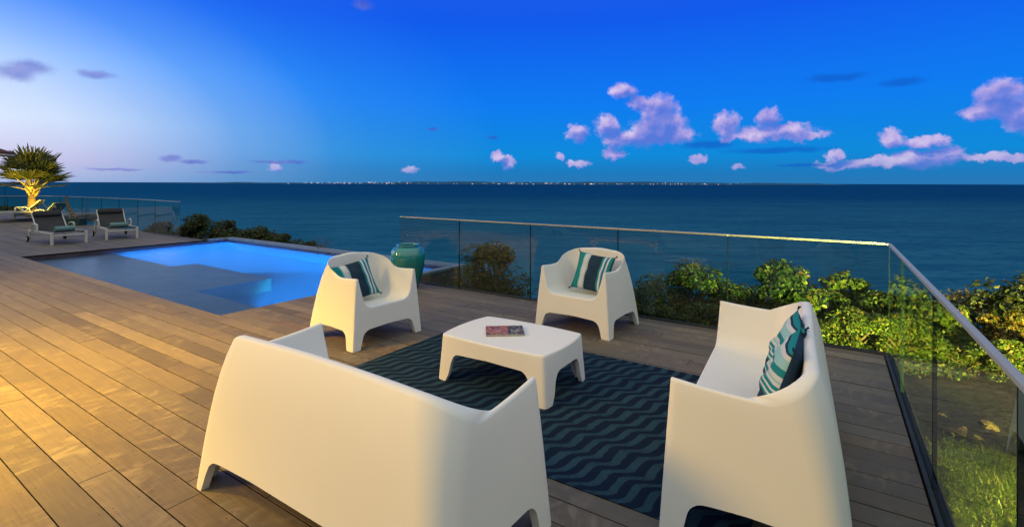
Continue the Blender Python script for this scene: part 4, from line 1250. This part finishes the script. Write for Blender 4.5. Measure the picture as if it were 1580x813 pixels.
for (u, v, r, lab) in rk:
    Y = FPX*(EYE+.42)/(v-284.6); x, y = at(u, Y)
    bm = bmesh.new(); bmesh.ops.create_icosphere(bm, subdivisions=3, radius=r*.78)
    sd = random.uniform(0, 50)
    from mathutils import noise as mn
    for vt in bm.verts:
        pn = vt.co.normalized(); cut = 1.0
        for kk in range(9):
            fd = mn.random_unit_vector() if False else Vector((math.sin(sd*7+kk*2.4), math.cos(sd*3+kk*1.7), math.sin(sd+kk*4.1))).normalized()
            dp = pn.dot(fd)
            if dp > .1: cut = min(cut, (.66 + .05*(kk % 4))/dp)
        vt.co *= cut*(1 + .16*mn.noise(pn*2.2 + Vector((sd, 0, 0))) + .10*mn.noise(pn*6 + Vector((sd, 3, 0))))
        vt.co.z *= .7; vt.co.x *= 1.25
    o = bm_obj('rock', bm, M_ROCK, None, True, 25); o.location = (x, y, ground_z(x, y)+r*.22); o.rotation_euler = (0, 0, random.uniform(0, 6))
    tag(o, lab, 'rock', 'tan rocks at the edge of the grass')

# ------------------------------------------------------------------ palm
def build_palm():
    Y = 20.6; x, y = at(47, Y)
    t = thing('palm_tree', 'stout fan palm lit golden from below at the far left end of the deck', 'palm tree', (x, y, 0), PSI)
    V, F = tube_geo([(0, 0, -.1), (.02, 0, .3), (.05, 0, .7), (.08, 0, 1.32)], [.17, .145, .13, .14], 18)
    mk('trunk', V, F, M_PTRUNK, t, smooth=True)
    top = Vector((.08, 0, 1.30))
    n = 15
    for k in range(n):
        az = k*2.39996 + random.uniform(-.35, .35); f = k/(n-1)
        elev = R(82) - R(66)*f**.9 + random.uniform(-.1, .1)
        dirv = Vector((math.cos(az)*math.cos(elev), math.sin(az)*math.cos(elev), math.sin(elev)))
        pl_ = random.uniform(.55, .85)*(1.0 if f > .3 else 1.1)
        p0 = top + Vector((math.cos(az)*.09, math.sin(az)*.09, -.25*f + .1)); p1 = p0 + dirv*pl_*.5; p2 = p0 + dirv*pl_ + Vector((0, 0, -.06*f))
        V, F = tube_geo([p0, p1, p2], [.05, .026, .016], 6); fm = [1]*len(F)
        d = (p2-p1).normalized(); side = d.cross(Vector((0, 0, 1)))
        if side.length < .1: side = Vector((1, 0, 0))
        side.normalize(); nrm = side.cross(d).normalized()
        ns = 19; Rl = random.uniform(.92, 1.22)
        for j in range(ns):
            a = (j/(ns-1)*2-1)*R(84)
            L_ = Rl*(.72+.28*math.cos(a*.8))*random.uniform(.9, 1.06)
            rd = (d*math.cos(a) + side*math.sin(a)).normalized(); tn = nrm.cross(rd).normalized()
            cup = nrm*.16*abs(math.sin(a))
            o = len(V); w = .048
            dr = -Vector((0, 0, 1))*random.uniform(.02, .16)
            pts = [p2 + rd*.02, p2 + (rd+cup).normalized()*L_*.5, p2 + (rd+cup).normalized()*L_*.8 + dr*.35, p2 + (rd+cup).normalized()*L_ + dr]
            ws = [.006, w, w*.62, .003]
            for q, ww in zip(pts, ws): V += [q - tn*ww, q + nrm*ww*.45, q + tn*ww]
            for s in range(3):
                b = o+s*3; F += [(b, b+3, b+4, b+1), (b+1, b+4, b+5, b+2)]; fm += [0, 0]
        mk('frond', V, F, M_PALM, t, mats=[M_PALM, M_PETIOLE], fmat=fm)
    lst = []
    for k in range(22):
        az = k*2.4; z = .78 + .02*k*.9
        lst.append(([top + Vector((math.cos(az)*.12, math.sin(az)*.12, z-1.12)), top + Vector((math.cos(az)*.24, math.sin(az)*.24, z-.9))], [.055, .022]))
    tubes('leaf_base', lst, M_PETIOLE, t, 6)
    return x, y
palm_x, palm_y = build_palm()
# lit low hedge behind the far lounger
x, y = at(8, 24.5); bush('shrub', 'low lit shrub behind the far glass fence left of the palm', 'shrub', (x, y), -.2, .35, 1.5, .5, 3000, .09, M_LEAF_Y, None, clumps=24)

# ------------------------------------------------------------------ lights
def light(name, typ, loc, energy, col, target=None, **kw):
    l = bpy.data.lights.new(name, typ); l.energy = energy; l.color = col
    for k, v in kw.items(): setattr(l, k, v)
    o = bpy.data.objects.new(name, l); COL.objects.link(o); o.location = loc
    if target is not None: o.rotation_euler = (Vector(target)-Vector(loc)).to_track_quat('-Z', 'Y').to_euler()
    return o
WARM = (1.0, .55, .06)
light('eave_downlight', 'SPOT', (-6.6, -4.1, 4.0), 2150, WARM, (-1.08, .21, .4), spot_size=R(82), spot_blend=1.0, shadow_soft_size=.9)
light('wall_lamp', 'SPOT', (-5.3, -.3, 3.0), 2800, (1, .56, .02), (-5.4, .35, 0), spot_size=R(106), spot_blend=1.0, shadow_soft_size=.12)
light('wall_lamp', 'SPOT', (-9.6, -.7, 3.0), 1350, (1, .60, .12), (-9.3, 1.3, 0), spot_size=R(125), spot_blend=1.0, shadow_soft_size=.15)
light('garden_lamp', 'SPOT', (2.3, 2.4, -.27), 14500, (1.0, .86, .16), (1.0, 6.2, -.15), spot_size=R(70), spot_blend=.5, shadow_soft_size=.1)
light('lawn_lamp', 'SPOT', (1.35, 3.95, 1.6), 760, (1.0, .88, .10), (1.35, 3.96, -.4), spot_size=R(59), spot_blend=.4, shadow_soft_size=.1)
for (a, b, c) in POOL_LAMPS:
    light('pool_light', 'SPOT', (a, b, c), 7500, (.012, .36, 1.0), (a-.6 if a < -9 else a+.5, b+2.2, c-.45), spot_size=R(160), spot_blend=.7, shadow_soft_size=.08)
q = at(49, 19.95)
light('palm_uplight', 'SPOT', (q[0], q[1], .14), 260, (1.0, .62, .05), (palm_x, palm_y, 1.9), spot_size=R(110), spot_blend=.8, shadow_soft_size=.05)
q = at(60, 17.6)
light('palm_fill_light', 'SPOT', (q[0], q[1], .2), 1700, (1.0, .66, .08), (palm_x, palm_y, 2.1), spot_size=R(42), spot_blend=.7, shadow_soft_size=.05)  # unseen extra spot, added to turn the fronds golden
light('dusk_sun', 'SUN', (-30, 0, 10), .12, (1.0, .8, .72), (0, 6, 0), angle=R(20))

# ------------------------------------------------------------------ render settings
S.view_settings.view_transform = 'Standard'; S.view_settings.look = 'None'; S.view_settings.exposure = 0; S.view_settings.gamma = 1
S.view_settings.use_curve_mapping = False
S.render.engine = 'CYCLES'
cy = S.cycles
cy.max_bounces = 10; cy.diffuse_bounces = 3; cy.glossy_bounces = 4; cy.transmission_bounces = 6; cy.transparent_max_bounces = 24
cy.caustics_reflective = False; cy.caustics_refractive = True
cy.sample_clamp_indirect = 4; cy.use_denoising = True
try: cy.denoiser = 'OPENIMAGEDENOISE'
except Exception: pass
cy.blur_glossy = .5
